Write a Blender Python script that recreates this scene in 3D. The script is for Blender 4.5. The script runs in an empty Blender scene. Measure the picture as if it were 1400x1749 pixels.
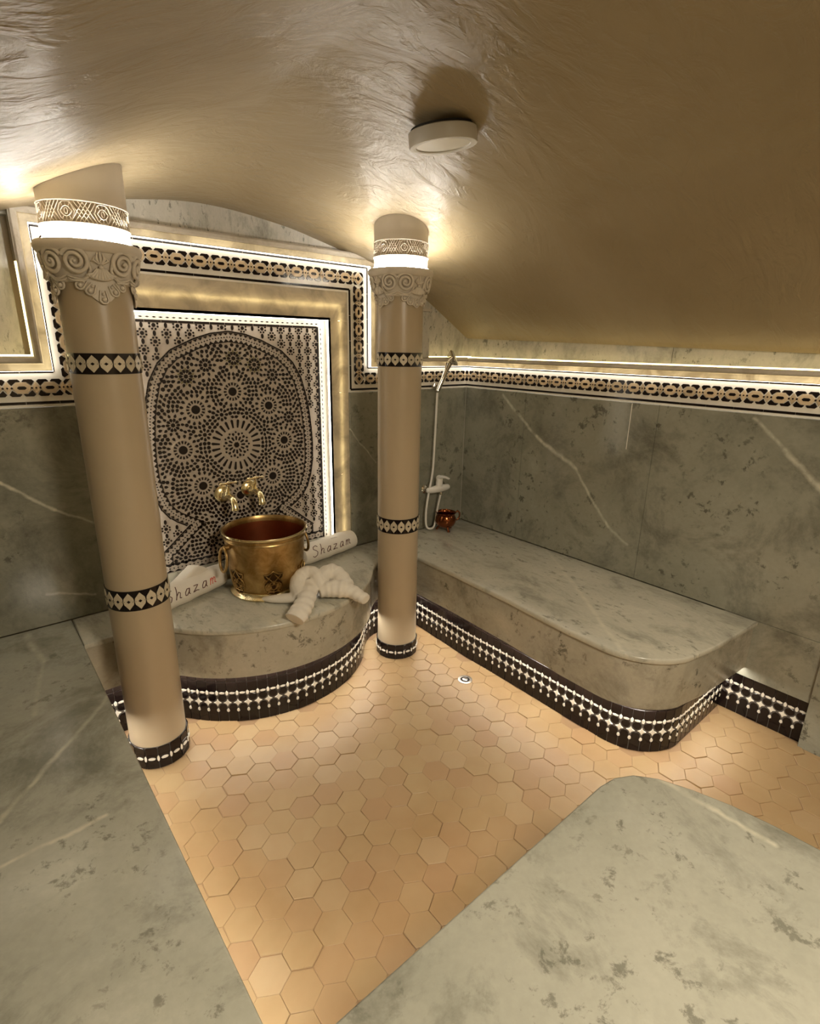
import bpy, math, random
from math import pi, sin, cos, radians as rad, hypot, atan2
from mathutils import Vector, Matrix
import numpy as np

random.seed(7)
R = random.Random(11)
scene = bpy.context.scene
COL = scene.collection

# ------------------------------------------------------------------ camera
cam_d = bpy.data.cameras.new('camera')
cam = bpy.data.objects.new('camera', cam_d)
COL.objects.link(cam)
cam_d.sensor_fit = 'HORIZONTAL'
cam_d.sensor_width = 36
cam_d.lens = 916.88 / 1400 * 36
cam_d.clip_start = 0.02
PITCH, ROLL, YAW = 0.298464217, 0.01786542, 0.701677681
_f0 = Vector((sin(YAW), cos(YAW), 0)); _r0 = Vector((cos(YAW), -sin(YAW), 0)); _z0 = Vector((0, 0, 1))
_f = _f0 * cos(PITCH) - _z0 * sin(PITCH); _u = _z0 * cos(PITCH) + _f0 * sin(PITCH)
_r = _r0 * cos(ROLL) + _u * sin(ROLL); _u2 = _u * cos(ROLL) - _r0 * sin(ROLL)
M = Matrix((( _r.x, _u2.x, -_f.x, -2.380), (_r.y, _u2.y, -_f.y, -2.314), (_r.z, _u2.z, -_f.z, 1.500), (0, 0, 0, 1)))
cam.matrix_world = M
scene.camera = cam

# ------------------------------------------------------------------ world, exposure
w = bpy.data.worlds.new('world'); scene.world = w; w.use_nodes = True
w.node_tree.nodes['Background'].inputs[0].default_value = (1.0, 0.86, 0.68, 1)
w.node_tree.nodes['Background'].inputs[1].default_value = 0.15
scene.view_settings.view_transform = 'Standard'
scene.view_settings.look = 'None'
scene.view_settings.gamma = 1
scene.view_settings.use_curve_mapping = False
scene.view_settings.exposure = 0.0
LED_CAP = 175.0       # ring strips on the capitals
LED_BORDER = 5.5     # strips under the mouldings
LED_STONE = 7.0     # strips behind the translucent stone
LED_BENCH = 85.0     # strips under the bench aprons
FILL_W = 40.0        # fill light added behind the camera, out of view

def area(name, loc, rot, size, watts, col, sy=None):
    l = bpy.data.lights.new(name, 'AREA'); l.energy = watts; l.color = col
    l.shape = 'RECTANGLE' if sy else 'DISK'; l.size = size
    if sy: l.size_y = sy
    o = bpy.data.objects.new(name, l); o.location = loc; o.rotation_euler = rot; COL.objects.link(o)
    return o
area('fill_light', (-1.72, -2.70, 1.98), (rad(6), 0, 0), 0.45, FILL_W, (1.0, 0.86, 0.67))  # added fill, brightens the slabs and walls from behind the camera

# ------------------------------------------------------------------ tags and mesh building
def tag(o, label=None, cat=None, group=None, kind=None):
    if label: o['label'] = label
    if cat: o['category'] = cat
    if group: o['group'] = group
    if kind: o['kind'] = kind
    return o

def empty(name, loc=(0, 0, 0), rz=0.0):
    o = bpy.data.objects.new(name, None); o.location = loc; o.rotation_euler = (0, 0, rz)
    o.empty_display_size = 0.05
    COL.objects.link(o)
    return o

def link(name, me, parent=None, mw=None):
    o = bpy.data.objects.new(name, me); COL.objects.link(o)
    if parent is not None: o.parent = parent
    if mw is not None:
        if isinstance(mw, Matrix): o.matrix_basis = mw
        else: o.location = mw
    return o

class MB:
    def __init__(s): s.v = []; s.f = []
    def add(s, vs, fs):
        n = len(s.v); s.v.extend([tuple(q) for q in vs]); s.f.extend([tuple(i + n for i in f) for f in fs]); return s
    def box(s, a, b):
        x0, y0, z0 = a; x1, y1, z1 = b
        x0, x1 = min(x0, x1), max(x0, x1); y0, y1 = min(y0, y1), max(y0, y1); z0, z1 = min(z0, z1), max(z0, z1)
        return s.add([(x0,y0,z0),(x1,y0,z0),(x1,y1,z0),(x0,y1,z0),(x0,y0,z1),(x1,y0,z1),(x1,y1,z1),(x0,y1,z1)],
                     [(0,3,2,1),(4,5,6,7),(0,1,5,4),(1,2,6,5),(2,3,7,6),(3,0,4,7)])
    def prism(s, poly, h, mat=None, base=0.0, ch=0.0, back=True):
        """poly: ccw 2-D points; extruded from base to h along local z, placed by mat; ch = chamfer"""
        n = len(poly)
        cx = sum(q[0] for q in poly) / n; cy = sum(q[1] for q in poly) / n
        vs = [(x, y, base) for x, y in poly]
        if ch:
            vs += [(x, y, h - ch) for x, y in poly]
            def shr(x, y):
                d = hypot(x - cx, y - cy) or 1
                k = max(0.2, 1 - 1.2 * ch / d); return (cx + (x - cx) * k, cy + (y - cy) * k, h)
            vs += [shr(x, y) for x, y in poly]; L = 3
        else:
            vs += [(x, y, h) for x, y in poly]; L = 2
        fs = []
        for k in range(L - 1):
            for i in range(n):
                j = (i + 1) % n; fs.append((k*n+i, k*n+j, (k+1)*n+j, (k+1)*n+i))
        fs.append(tuple(range((L-1)*n, L*n)))
        if back: fs.append(tuple(range(n-1, -1, -1)))
        if mat is not None: vs = [mat @ Vector(q) for q in vs]
        return s.add(vs, fs)
    def tube(s, pts, r, seg=8, closed=False, caps=True, flat=1.0, up=None):
        pts = [Vector(q) for q in pts]; n = len(pts)
        rr = r if isinstance(r, (list, tuple)) else [r] * n
        vs = []; prev = None
        for i in range(n):
            if closed: t = pts[(i+1) % n] - pts[i-1]
            else: t = pts[min(i+1, n-1)] - pts[max(i-1, 0)]
            if t.length < 1e-9: t = Vector((0, 0, 1))
            t.normalize()
            ref = up if up is not None else (prev if prev is not None else (Vector((0,0,1)) if abs(t.z) < .9 else Vector((1,0,0))))
            a = ref - t * ref.dot(t)
            if a.length < 1e-6: a = Vector((1,0,0)) - t * t.x
            a.normalize(); b = t.cross(a); prev = a
            for k in range(seg):
                q = 2 * pi * k / seg
                vs.append(pts[i] + a * (cos(q) * rr[i] * flat) + b * (sin(q) * rr[i]))
        fs = []
        m = n if closed else n - 1
        for i in range(m):
            j = (i + 1) % n
            for k in range(seg):
                l = (k + 1) % seg
                fs.append((i*seg+k, i*seg+l, j*seg+l, j*seg+k))
        if caps and not closed:
            fs.append(tuple(range(seg-1, -1, -1))); fs.append(tuple(range((n-1)*seg, n*seg)))
        return s.add(vs, fs)
    def lathe(s, prof, seg=48, c=(0, 0, 0), mat=None, closed=False):
        """prof: (radius, z) from bottom to top"""
        n = len(prof); vs = []; fs = []
        for r, z in prof:
            for k in range(seg):
                q = 2 * pi * k / seg; vs.append((c[0] + r*cos(q), c[1] + r*sin(q), c[2] + z))
        for i in range(n if closed else n - 1):
            j = (i + 1) % n
            for k in range(seg):
                l = (k + 1) % seg; fs.append((i*seg+k, i*seg+l, j*seg+l, j*seg+k))
        if not closed:
            if prof[0][0] > 1e-5: fs.append(tuple(range(seg-1, -1, -1)))
            if prof[-1][0] > 1e-5: fs.append(tuple(range((n-1)*seg, n*seg)))
        if mat is not None: vs = [mat @ Vector(q) for q in vs]
        return s.add(vs, fs)
    def sphere(s, c, r, seg=10, rings=6, sc=(1, 1, 1), mat=None):
        vs = []; fs = []
        for i in range(rings + 1):
            t = pi * i / rings
            for k in range(seg):
                q = 2*pi*k/seg
                vs.append(Vector((r*sc[0]*sin(t)*cos(q), r*sc[1]*sin(t)*sin(q), -r*sc[2]*cos(t))))
        if mat is not None: vs = [mat @ q for q in vs]
        vs = [q + Vector(c) for q in vs]
        for i in range(rings):
            for k in range(seg):
                l = (k+1) % seg; fs.append((i*seg+k, i*seg+l, (i+1)*seg+l, (i+1)*seg+k))
        return s.add(vs, fs)
    def mesh(s, name, m=None, smooth=None):
        me = bpy.data.meshes.new(name); me.from_pydata(s.v, [], s.f); me.validate()
        if m: me.materials.append(m)
        if smooth is not None:
            me.polygons.foreach_set('use_smooth', [True] * len(me.polygons))
            me.set_sharp_from_angle(angle=rad(smooth))
        me.update(); return me
    def build(s, name, m, parent=None, smooth=None, mw=None):
        return link(name, s.mesh(name, m, smooth), parent, mw)

# ------------------------------------------------------------------ materials
class NT:
    def __init__(s, name):
        s.m = bpy.data.materials.new(name); s.m.use_nodes = True; s.t = s.m.node_tree
        s.b = s.t.nodes['Principled BSDF']; s.out = s.t.nodes['Material Output']
    def n(s, typ, ins=None, **kw):
        o = s.t.nodes.new(typ)
        for k, v in kw.items(): setattr(o, k, v)
        for k, v in (ins or {}).items():
            if hasattr(v, 'is_output'): s.t.links.new(v, o.inputs[k])
            else: o.inputs[k].default_value = v
        return o
    def math(s, op, a, b=0.0, clamp=False):
        o = s.n('ShaderNodeMath', {0: a, 1: b}, operation=op, use_clamp=clamp); return o.outputs[0]
    def noise(s, vec, scale, detail=4, rough=0.55, dist=0.0):
        return s.n('ShaderNodeTexNoise', {'Vector': vec, 'Scale': scale, 'Detail': detail, 'Roughness': rough, 'Distortion': dist}).outputs
    def ramp(s, fac, stops):
        o = s.n('ShaderNodeValToRGB', {'Fac': fac}); e = o.color_ramp.elements
        while len(e) < len(stops): e.new(0.5)
        for i, (p, c) in enumerate(stops):
            e[i].position = p; e[i].color = (c[0], c[1], c[2], 1) if isinstance(c, (tuple, list)) else (c, c, c, 1)
        return o.outputs[0]
    def mix(s, fac, a, b, mode='MIX'):
        o = s.n('ShaderNodeMix', data_type='RGBA', blend_type=mode)
        for k, v in ((0, fac), (6, a), (7, b)):
            if hasattr(v, 'is_output'): s.t.links.new(v, o.inputs[k])
            else: o.inputs[k].default_value = v if k == 0 else (v[0], v[1], v[2], 1)
        return o.outputs[2]
    def bump(s, h, strength, dist=0.01):
        o = s.n('ShaderNodeBump', {'Height': h, 'Strength': strength, 'Distance': dist})
        s.t.links.new(o.outputs[0], s.b.inputs['Normal'])
    def set(s, **kw):
        for k, v in kw.items():
            k = {'col': 'Base Color', 'rough': 'Roughness', 'metal': 'Metallic', 'spec': 'Specular IOR Level', 'coat': 'Coat Weight', 'emit': 'Emission Strength', 'ecol': 'Emission Color', 'sheen': 'Sheen Weight'}.get(k, k)
            if hasattr(v, 'is_output'): s.t.links.new(v, s.b.inputs[k])
            else: s.b.inputs[k].default_value = (v[0], v[1], v[2], 1) if isinstance(v, (tuple, list)) else v
        return s.m

def srgb(r, g, b):
    f = lambda c: ((c/255 + .055) / 1.055) ** 2.4 if c/255 > .04045 else c/255/12.92
    return (f(r), f(g), f(b))

def marble(name, base, light, dark, veins=(), scale=1.0, rough=0.22, speck=0.75, stretch=(1, 1, 1)):
    """grey-green polished stone; veins = [(A, B, width, strength)] as 3-D segments in the room"""
    t = NT(name)
    pos = t.n('ShaderNodeNewGeometry').outputs['Position']
    mp = t.n('ShaderNodeMapping', {'Vector': pos, 'Scale': stretch, 'Rotation': (0.3, 0.4, 0.5)}).outputs[0]
    big = t.noise(mp, 1.6 * scale, 5, 0.55, 0.6)[0]
    mid = t.noise(mp, 6 * scale, 8, 0.66, .5)[0]
    col = t.mix(t.ramp(big, [(0.33, 0), (0.68, 1)]), base, light)
    col = t.mix(t.math('MULTIPLY', t.ramp(mid, [(0.42, 0), (0.66, 1)]), 0.6), col, light)
    cl = t.noise(mp, 3.0 * scale, 8, 0.72, .4)[0]
    col = t.mix(t.math('MULTIPLY', t.ramp(cl, [(0.34, 1), (0.50, 0)]), 0.62), col, dark)
    col = t.mix(t.math('MULTIPLY', t.ramp(cl, [(0.58, 0), (0.74, 1)]), 0.5), col, tuple(min(1, 1.35 * x) for x in light))
    # dark smears: a thin band of a distorted noise, only where a second noise allows
    sm = t.noise(mp, 21 * scale, 7, 0.70, .25)[0]
    gate = t.noise(mp, 3.1 * scale, 3, 0.5, 0.3)[0]
    k = t.math('MULTIPLY', t.ramp(sm, [(0.56, 0), (0.63, 1)]), t.ramp(gate, [(0.44, 0), (0.56, 1)]))
    col = t.mix(t.math('MULTIPLY', k, speck), col, dark)
    fine = t.noise(mp, 60 * scale, 4, 0.6)[0]
    col = t.mix(0.10, col, t.ramp(fine, [(0.3, dark), (0.7, light)]))
    if veins:
        wob = t.noise(pos, 5.0, 5, 0.6)[1]
        wv = t.n('ShaderNodeVectorMath', {0: wob, 1: (0.5, 0.5, 0.5)}, operation='SUBTRACT').outputs[0]
        wv = t.n('ShaderNodeVectorMath', {0: wv, 'Scale': 0.05}, operation='SCALE').outputs[0]
        P = t.n('ShaderNodeVectorMath', {0: pos, 1: wv}, operation='ADD').outputs[0]
        brk = t.ramp(t.noise(pos, 16.0, 4, 0.6)[0], [(0.32, 0.2), (0.62, 1)])
        for A, B, wd, st in veins:
            A = Vector(A); B = Vector(B); L = (B - A).length; d = (B - A) / L
            pa = t.n('ShaderNodeVectorMath', {0: P, 1: tuple(A)}, operation='SUBTRACT').outputs[0]
            mk = tuple(0.0 if abs(A[k_] - B[k_]) < 1e-6 else 1.0 for k_ in range(3))
            pa = t.n('ShaderNodeVectorMath', {0: pa, 1: mk}, operation='MULTIPLY').outputs[0]
            dt = t.n('ShaderNodeVectorMath', {0: pa, 1: tuple(d)}, operation='DOT_PRODUCT').outputs['Value']
            dc = t.math('MINIMUM', t.math('MAXIMUM', dt, 0.0), L)
            q = t.n('ShaderNodeVectorMath', {0: tuple(d), 'Scale': dc}, operation='SCALE').outputs[0]
            ds = t.n('ShaderNodeVectorMath', {0: pa, 1: q}, operation='DISTANCE').outputs['Value']
            fz = t.n('ShaderNodeMapRange', {0: ds, 1: wd * 0.15, 2: wd * .85, 3: st * .8, 4: 0.0}).outputs[0]
            col = t.mix(t.math('MULTIPLY', fz, brk), col, (0.72, 0.69, 0.55))
    t.bump(mid, 0.02, 0.005)
    return t.set(col=col, rough=rough, spec=0.5)

def simple(name, col, rough=0.5, metal=0.0, spec=0.5, vary=0.0, scale=20.0, bump=0.0, bscale=60, coat=0.0, rnd=0.0):
    t = NT(name)
    tc = t.n('ShaderNodeTexCoord').outputs['Object']
    c = col
    if vary:
        nz = t.noise(tc, scale, 4, 0.6)[0]
        c = t.mix(nz, tuple(x * (1 - vary) for x in col), tuple(min(1, x * (1 + vary)) for x in col))
    if rnd:
        oi = t.n('ShaderNodeObjectInfo').outputs['Random']
        k = t.n('ShaderNodeMapRange', {0: oi, 3: 1 - rnd, 4: 1 + rnd}).outputs[0]
        cc = t.n('ShaderNodeCombineColor', {0: k, 1: k, 2: k}).outputs[0]
        c = t.mix(1.0, c, cc, 'MULTIPLY')
    if bump: t.bump(t.noise(tc, bscale, 4, 0.6)[0], bump, 0.004)
    return t.set(col=c, rough=rough, metal=metal, spec=spec, coat=coat)

def emitter(name, col, strength):
    t = NT(name)
    return t.set(col=(0.8, 0.8, 0.8), ecol=col, emit=strength)

V = []
slab_veins = [((-2.476,-1.131,.45),(-2.282,-1.127,.45),.010,1.0), ((-2.60,-1.17,.45),(-2.476,-1.131,.45),.012,.9),
              ((-2.60,-1.15,.45),(-2.466,-.991,.45),.012,.7), ((-2.466,-.991,.45),(-2.175,-.632,.45),.011,.75),
              ((-2.323,-.049,.45),(-2.298,-.292,.45),.02,.7), ((-2.298,-.292,.45),(-2.36,-.60,.45),.012,.4)]
bench_veins = [((-.014,-.672,.45),(-.28,-1.03,.45),.015,.55), ((-.28,-1.03,.45),(-.66,-1.49,.45),.019,.6), ((-.28,-1.03,.45),(-.30,-.92,.45),.01,.3)]
fg_veins = [((-1.159,-1.883,.45),(-1.144,-2.138,.45),.013,1.0), ((-1.16,-1.80,.45),(-1.159,-1.883,.45),.015,.6)]
wall_veins = [((-2.303,0,1.022),(-2.16,0,.90),.010,1.00), ((-2.16,0,.90),(-2.047,0,.825),.008,0.90), ((-2.7,0,1.2),(-2.303,0,1.022),.01,0.90),
              ((-2.233,0,.577),(-2.081,0,.535),.008,0.52), ((-.865,0,1.116),(-.681,0,.896),.006,0.68),
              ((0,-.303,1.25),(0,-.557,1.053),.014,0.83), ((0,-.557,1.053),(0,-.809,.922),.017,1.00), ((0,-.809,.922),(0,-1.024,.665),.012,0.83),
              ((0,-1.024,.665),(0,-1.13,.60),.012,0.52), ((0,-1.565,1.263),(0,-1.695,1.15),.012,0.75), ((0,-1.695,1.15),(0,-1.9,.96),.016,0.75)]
GB = (0.215, 0.222, 0.160); GL = (0.345, 0.345, 0.262); GD = (0.060, 0.060, 0.036)
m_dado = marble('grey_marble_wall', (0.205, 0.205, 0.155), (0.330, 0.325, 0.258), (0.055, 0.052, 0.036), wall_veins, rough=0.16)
m_slab = marble('grey_marble_slab', (0.375, 0.38, 0.315), (0.49, 0.49, 0.41), (0.12, 0.12, 0.09), slab_veins, rough=0.2, speck=.62)
m_fg = marble('grey_marble_foreground_slab', (0.33, 0.335, 0.275), (0.43, 0.43, 0.36), (0.10, 0.10, 0.075), fg_veins, rough=0.2, speck=.65)
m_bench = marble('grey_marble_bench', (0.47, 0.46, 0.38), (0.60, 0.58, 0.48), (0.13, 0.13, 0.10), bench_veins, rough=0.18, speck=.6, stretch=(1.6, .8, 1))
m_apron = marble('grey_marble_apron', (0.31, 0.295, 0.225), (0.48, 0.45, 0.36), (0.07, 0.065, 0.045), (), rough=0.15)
m_pale = marble('pale_marble', (0.44, 0.42, 0.36), (0.60, 0.57, 0.50), (0.15, 0.15, 0.12), (), scale=1.9, rough=0.2, speck=.9, stretch=(1.8, 1, .7))
m_mould = marble('moulding_marble', (0.50, 0.45, 0.37), (0.62, 0.57, 0.48), (0.30, 0.25, 0.17), (), rough=0.25, speck=.3)
m_white = simple('cream_glazed_tile', (0.80, 0.76, 0.66), 0.22, vary=.06, rnd=.05)
m_white2 = simple('grey_white_tile', (0.62, 0.59, 0.52), 0.22, vary=.08)
m_panelwhite = simple('panel_ivory_tile', (0.50, 0.44, 0.37), 0.28, vary=.12, scale=60)
m_black = simple('black_glazed_tile', (0.010, 0.006, 0.005), 0.12, spec=.32, vary=.3, rnd=.25)
m_panelblack = simple('panel_black_tile', (0.010, 0.006, 0.005), 0.25)
m_cream = simple('beige_glazed_tile', (0.55, 0.42, 0.26), 0.25, vary=.10, rnd=.22)
m_ochre = simple('olive_glazed_tile', (0.24, 0.21, 0.10), 0.25, vary=.1)
m_rust = simple('rust_glazed_tile', (0.30, 0.14, 0.07), 0.25, vary=.1)
m_grout = simple('dark_grout', (0.10, 0.085, 0.07), 0.8)
m_shaft = simple('cream_polished_plaster', (0.44, 0.355, 0.235), 0.30, vary=.05, scale=6, bump=.05, bscale=9)
m_carve = simple('carved_plaster', (0.66, 0.59, 0.48), 0.55, vary=.06, bump=.12, bscale=90)
m_lace = simple('lace_plaster', (0.66, 0.58, 0.46), 0.5, vary=.05)
m_whiteplastic = simple('white_plastic', (0.82, 0.80, 0.74), 0.25)
m_greyplastic = simple('lamp_grey_shell', (0.52, 0.49, 0.42), 0.35)
m_diffuser = simple('opal_diffuser', (0.72, 0.68, 0.58), 0.35)
m_towel = simple('white_terry_cloth', (0.80, 0.75, 0.65), 0.95, vary=.04, bump=.5, bscale=420)
m_ink = simple('brown_thread', (0.10, 0.035, 0.025), 0.8)
m_red = simple('red_thread', (0.62, 0.10, 0.05), 0.8)
m_faint = simple('faint_thread', (0.50, 0.42, 0.36), 0.8)
m_copper = simple('dark_copper', (0.27, 0.085, 0.032), 0.16, 1.0, vary=.25, scale=30)
m_copperin = simple('copper_lining', (0.40, 0.14, 0.06), 0.34, 1.0, vary=.35, scale=14)
m_chrome = simple('chrome', (0.70, 0.66, 0.58), 0.12, 1.0)
m_steel = simple('satin_steel', (0.50, 0.45, 0.38), 0.3, 1.0)
m_darkhole = simple('dark_hole', (0.01, 0.008, 0.006), 0.8)
m_rooms = simple('plain_wall_plaster', (0.42, 0.34, 0.22), 0.6, vary=.1, scale=4)

def brass_mat(name, c1, c2, rough):
    t = NT(name); tc = t.n('ShaderNodeTexCoord').outputs['Object']
    a = t.noise(tc, 16, 5, 0.65, .6)[0]
    col = t.mix(t.ramp(a, [(0.36, 0), (0.66, 1)]), c1, c2)
    r = t.n('ShaderNodeMapRange', {0: a, 3: rough + .14, 4: rough - .05}).outputs[0]
    t.bump(t.noise(tc, 24, 3, 0.5)[0], 0.12, 0.004)
    return t.set(col=col, rough=r, metal=1.0)
m_brass = brass_mat('aged_brass', (0.30, 0.185, 0.060), (0.55, 0.385, 0.170), 0.30)
m_brassbright = brass_mat('polished_brass', (0.85, 0.70, 0.38), (0.95, 0.86, 0.58), 0.20)
m_brassdark = brass_mat('pierced_brass_shadow', (0.06, 0.032, 0.012), (0.10, 0.05, 0.02), 0.5)

def ceiling_mat():
    t = NT('waxed_ochre_plaster')
    pos = t.n('ShaderNodeNewGeometry').outputs['Position']
    a = t.noise(pos, 1.3, 5, 0.55, .5)[0]; b = t.noise(pos, 5, 6, 0.6, .8)[0]
    c = t.mix(t.ramp(a, [(0.3, 0), (0.7, 1)]), (0.268, 0.202, 0.106), (0.345, 0.275, 0.168))
    c = t.mix(t.math('MULTIPLY', b, 0.35), c, (0.42, 0.34, 0.21))
    mp = t.n('ShaderNodeMapping', {'Vector': pos, 'Scale': (1.0, 2.2, 1), 'Rotation': (0, 0, rad(20))}).outputs[0]
    h = t.noise(mp, 2.4, 7, 0.58, .9)[0]
    h = t.math('ADD', h, t.math('MULTIPLY', t.ramp(t.noise(mp, 5.5, 4, .6, 1.6)[0], [(.50, 0), (.62, 1)]), .10))
    t.bump(h, 0.30, 0.05)
    r = t.n('ShaderNodeMapRange', {0: b, 3: .32, 4: .5}).outputs[0]
    return t.set(col=c, rough=r, spec=.45)
m_ceiling = ceiling_mat()

def tile_mat():
    t = NT('terracotta_hexagon')
    pos = t.n('ShaderNodeNewGeometry').outputs['Position']
    oi = t.n('ShaderNodeObjectInfo').outputs['Random']
    a = t.noise(pos, 2.4, 4, .6, .4)[0]; b = t.noise(pos, 28, 5, .65)[0]
    c = t.mix(t.ramp(a, [(.35, 0), (.65, 1)]), (0.350, 0.226, 0.104), (0.420, 0.300, 0.156))
    c = t.mix(t.math('MULTIPLY', t.ramp(oi, [(.55, 0), (1.0, 1)]), .5), c, (0.36, 0.210, 0.112))
    c = t.mix(t.math('MULTIPLY', t.ramp(oi, [(0.0, 1), (.3, 0)]), .4), c, (0.47, 0.35, 0.215))
    c = t.mix(t.math('MULTIPLY', t.ramp(b, [(.42, 0), (.75, 1)]), .18), c, (0.44, 0.27, 0.13))
    t.bump(b, .10, .004)
    return t.set(col=c, rough=t.n('ShaderNodeMapRange', {0: b, 3: .34, 4: .55}).outputs[0], spec=.4)
m_terra = tile_mat()
m_joint = simple('sandy_joint', (0.31, 0.195, 0.10), .7, vary=.15)

def translucent_stone():
    t = NT('translucent_alabaster')
    pos = t.n('ShaderNodeNewGeometry').outputs['Position']
    a = t.noise(pos, 9, 5, .6, .8)[0]
    c = t.mix(t.ramp(a, [(.38, 0), (.62, 1)]), (0.46, 0.43, 0.37), (0.60, 0.56, 0.49))
    t.set(col=c, rough=.22)
    c2 = t.mix(t.ramp(a, [(.36, 0), (.6, 1)]), (0.34, 0.26, 0.13), (0.85, 0.72, 0.44))
    tr = t.n('ShaderNodeBsdfTranslucent', {'Color': c2})
    mx = t.n('ShaderNodeMixShader', {0: .26, 1: t.b.outputs[0], 2: tr.outputs[0]})
    t.t.links.new(mx.outputs[0], t.out.inputs[0])
    return t.m
m_alab = translucent_stone()
m_ledcap = emitter('led_ring_warm_white', (1.0, 0.95, 0.87), LED_CAP)
m_ledborder = emitter('led_strip_white', (1.0, 0.92, 0.80), LED_BORDER)
m_ledpanel = emitter('led_strip_in_recess', (1.0, 0.93, 0.82), 14.0)
m_ledstone = emitter('led_strip_behind_stone', (1.0, 0.85, 0.56), LED_STONE)
m_ledline = emitter('led_line_yellow', (1.0, 0.80, 0.38), 5.0)
m_ledbench = emitter('led_strip_under_bench', (1.0, 0.93, 0.84), LED_BENCH)

# ------------------------------------------------------------------ the room's shape (metres)
XL, YF = -2.98, -3.60            # left wall, front wall (behind the camera)
BT = 0.45                        # bench top
CX = -1.407                      # centre line of the fountain niche
LOW = 1.276                      # bottom of the mosaic border
_prof = [(0.0, 1.05), (.185, 1.159), (.361, 1.262), (.56, 1.332), (.776, 1.391), (1.065, 1.459), (1.31, 1.490), (1.42, 1.494),
         (1.53, 1.490), (1.78, 1.452), (2.055, 1.375), (2.28, 1.31), (2.48, 1.22), (2.66, 1.13), (2.9, 1.03)]
_px = np.array([a * 1.05 for a, b in _prof]); _pz = np.array([.45 + 1.05 * b for a, b in _prof])
def _smooth_tab():
    xs = np.linspace(0, 3.045, 400); zs = np.interp(xs, _px, _pz)
    k = np.hanning(41); k /= k.sum()
    ext = np.concatenate([2*zs[0]-zs[20:0:-1], zs, 2*zs[-1]-zs[-2:-22:-1]])
    return xs, np.convolve(ext, k, 'valid')
_tx, _tz = _smooth_tab()
def ceil_z(x, y):
    ax = -x; z = float(np.interp(ax, _tx, _tz)); s = min(1, abs(y) / 1.05); s = s * s * (3 - 2 * s)
    k = min(1, ax / .62); k2 = min(1, max(0, 2.2 - ax) / .6)
    z += .137 * s * k * k2
    z += .03 * max(0, 1 - ax / .5) * min(0, y) * 1.0
    z -= .022 * math.exp(-((x + 2.15) ** 2 + (y + .60) ** 2) / .14)
    z += .006 * sin(3.1 * x + 1.7 * y) * k * min(1, abs(y) / .3)
    return z

def wall_matrix(side):
    """local (s, t, n) -> world; back wall: s = x, t = z, n out of the wall (-y); right wall: s runs from the corner along -y"""
    if side == 'back': return Matrix(((1,0,0,0),(0,0,-1,0),(0,1,0,0),(0,0,0,1)))
    return Matrix(((0,0,-1,0),(-1,0,0,0),(0,1,0,0),(0,0,0,1)))
MBK, MRT = wall_matrix('back'), wall_matrix('right')

# ------------------------------------------------------------------ floor
floor = MB().box((XL - .1, YF - .1, -.12), (.12, .12, -.0022)).build('floor', m_joint)
tag(floor, kind='structure')

# outlines of the benches (tops), and of their recessed plinths
def bulge(off=0.0, n=28):
    """front edge of the fountain bench from left to right; off moves it back"""
    pts = []
    Rb = .588 - off; cy = -.567 + .588; k = .475
    yl = -.252 + off
    a1 = math.acos(max(-1, min(1, (cy - (-.335 + off * .8)) / Rb)))
    for i in range(n + 1):
        a = -a1 + 2 * a1 * i / n
        pts.append((CX + Rb * sin(a) * 1.0, cy - Rb * cos(a)))
    def fil(p, sgn):
        x0, y0 = p; out = []
        for i in range(1, 9):
            t = i / 8; out.append((x0 + sgn * .155 * t, y0 + (yl - y0) * (1 - (1 - t) ** 2.0)))
        return out
    L = fil(pts[0], -1)[::-1]; Rr = fil(pts[-1], 1)
    return L + pts + Rr

def arc(cx, cy, r, a0, a1, n):
    return [(cx + r * cos(rad(a0 + (a1 - a0) * i / n)), cy + r * sin(rad(a0 + (a1 - a0) * i / n))) for i in range(n + 1)]

XE = -2.170   # right edge of the left bench
XR = -.668    # front edge of the right bench
fount_front = [(XE, -.252)] + bulge() + [(XR + .01, -.252)]
fount_plinth = [(XE - .05, -.205)] + bulge(.05) + [(XR + .07, -.205)]
right_front = [(XR + .01, -.252), (XR + .014, -.60), (XR, -.98), (XR - .020, -1.26)] + arc(-.43, -1.425, .26, 180, 252, 12) + [(-.363, -1.700), (-.18, -1.716), (-.0125, -1.730)]
right_plinth = [(-.590, -.205), (-.610, -.68), (-.606, -1.0), (-.609, -1.22)] + arc(-.39, -1.43, .219, 180, 262, 12) + [(-.25, -1.648), (-.0125, -1.648)]
left_front = [(XE, -1.795), (XE, -.252)]
fg_front = [(-1.06, YF + .002), (-1.065, -2.5), (-1.078, -2.204), (-1.085, -2.12), (-1.100, -2.03), (-1.125, -1.95), (-1.158, -1.875), (-1.197, -1.829), (-1.245, -1.803), (-1.30, -1.795), (-1.38, -1.795), (XE, -1.795)]

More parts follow.
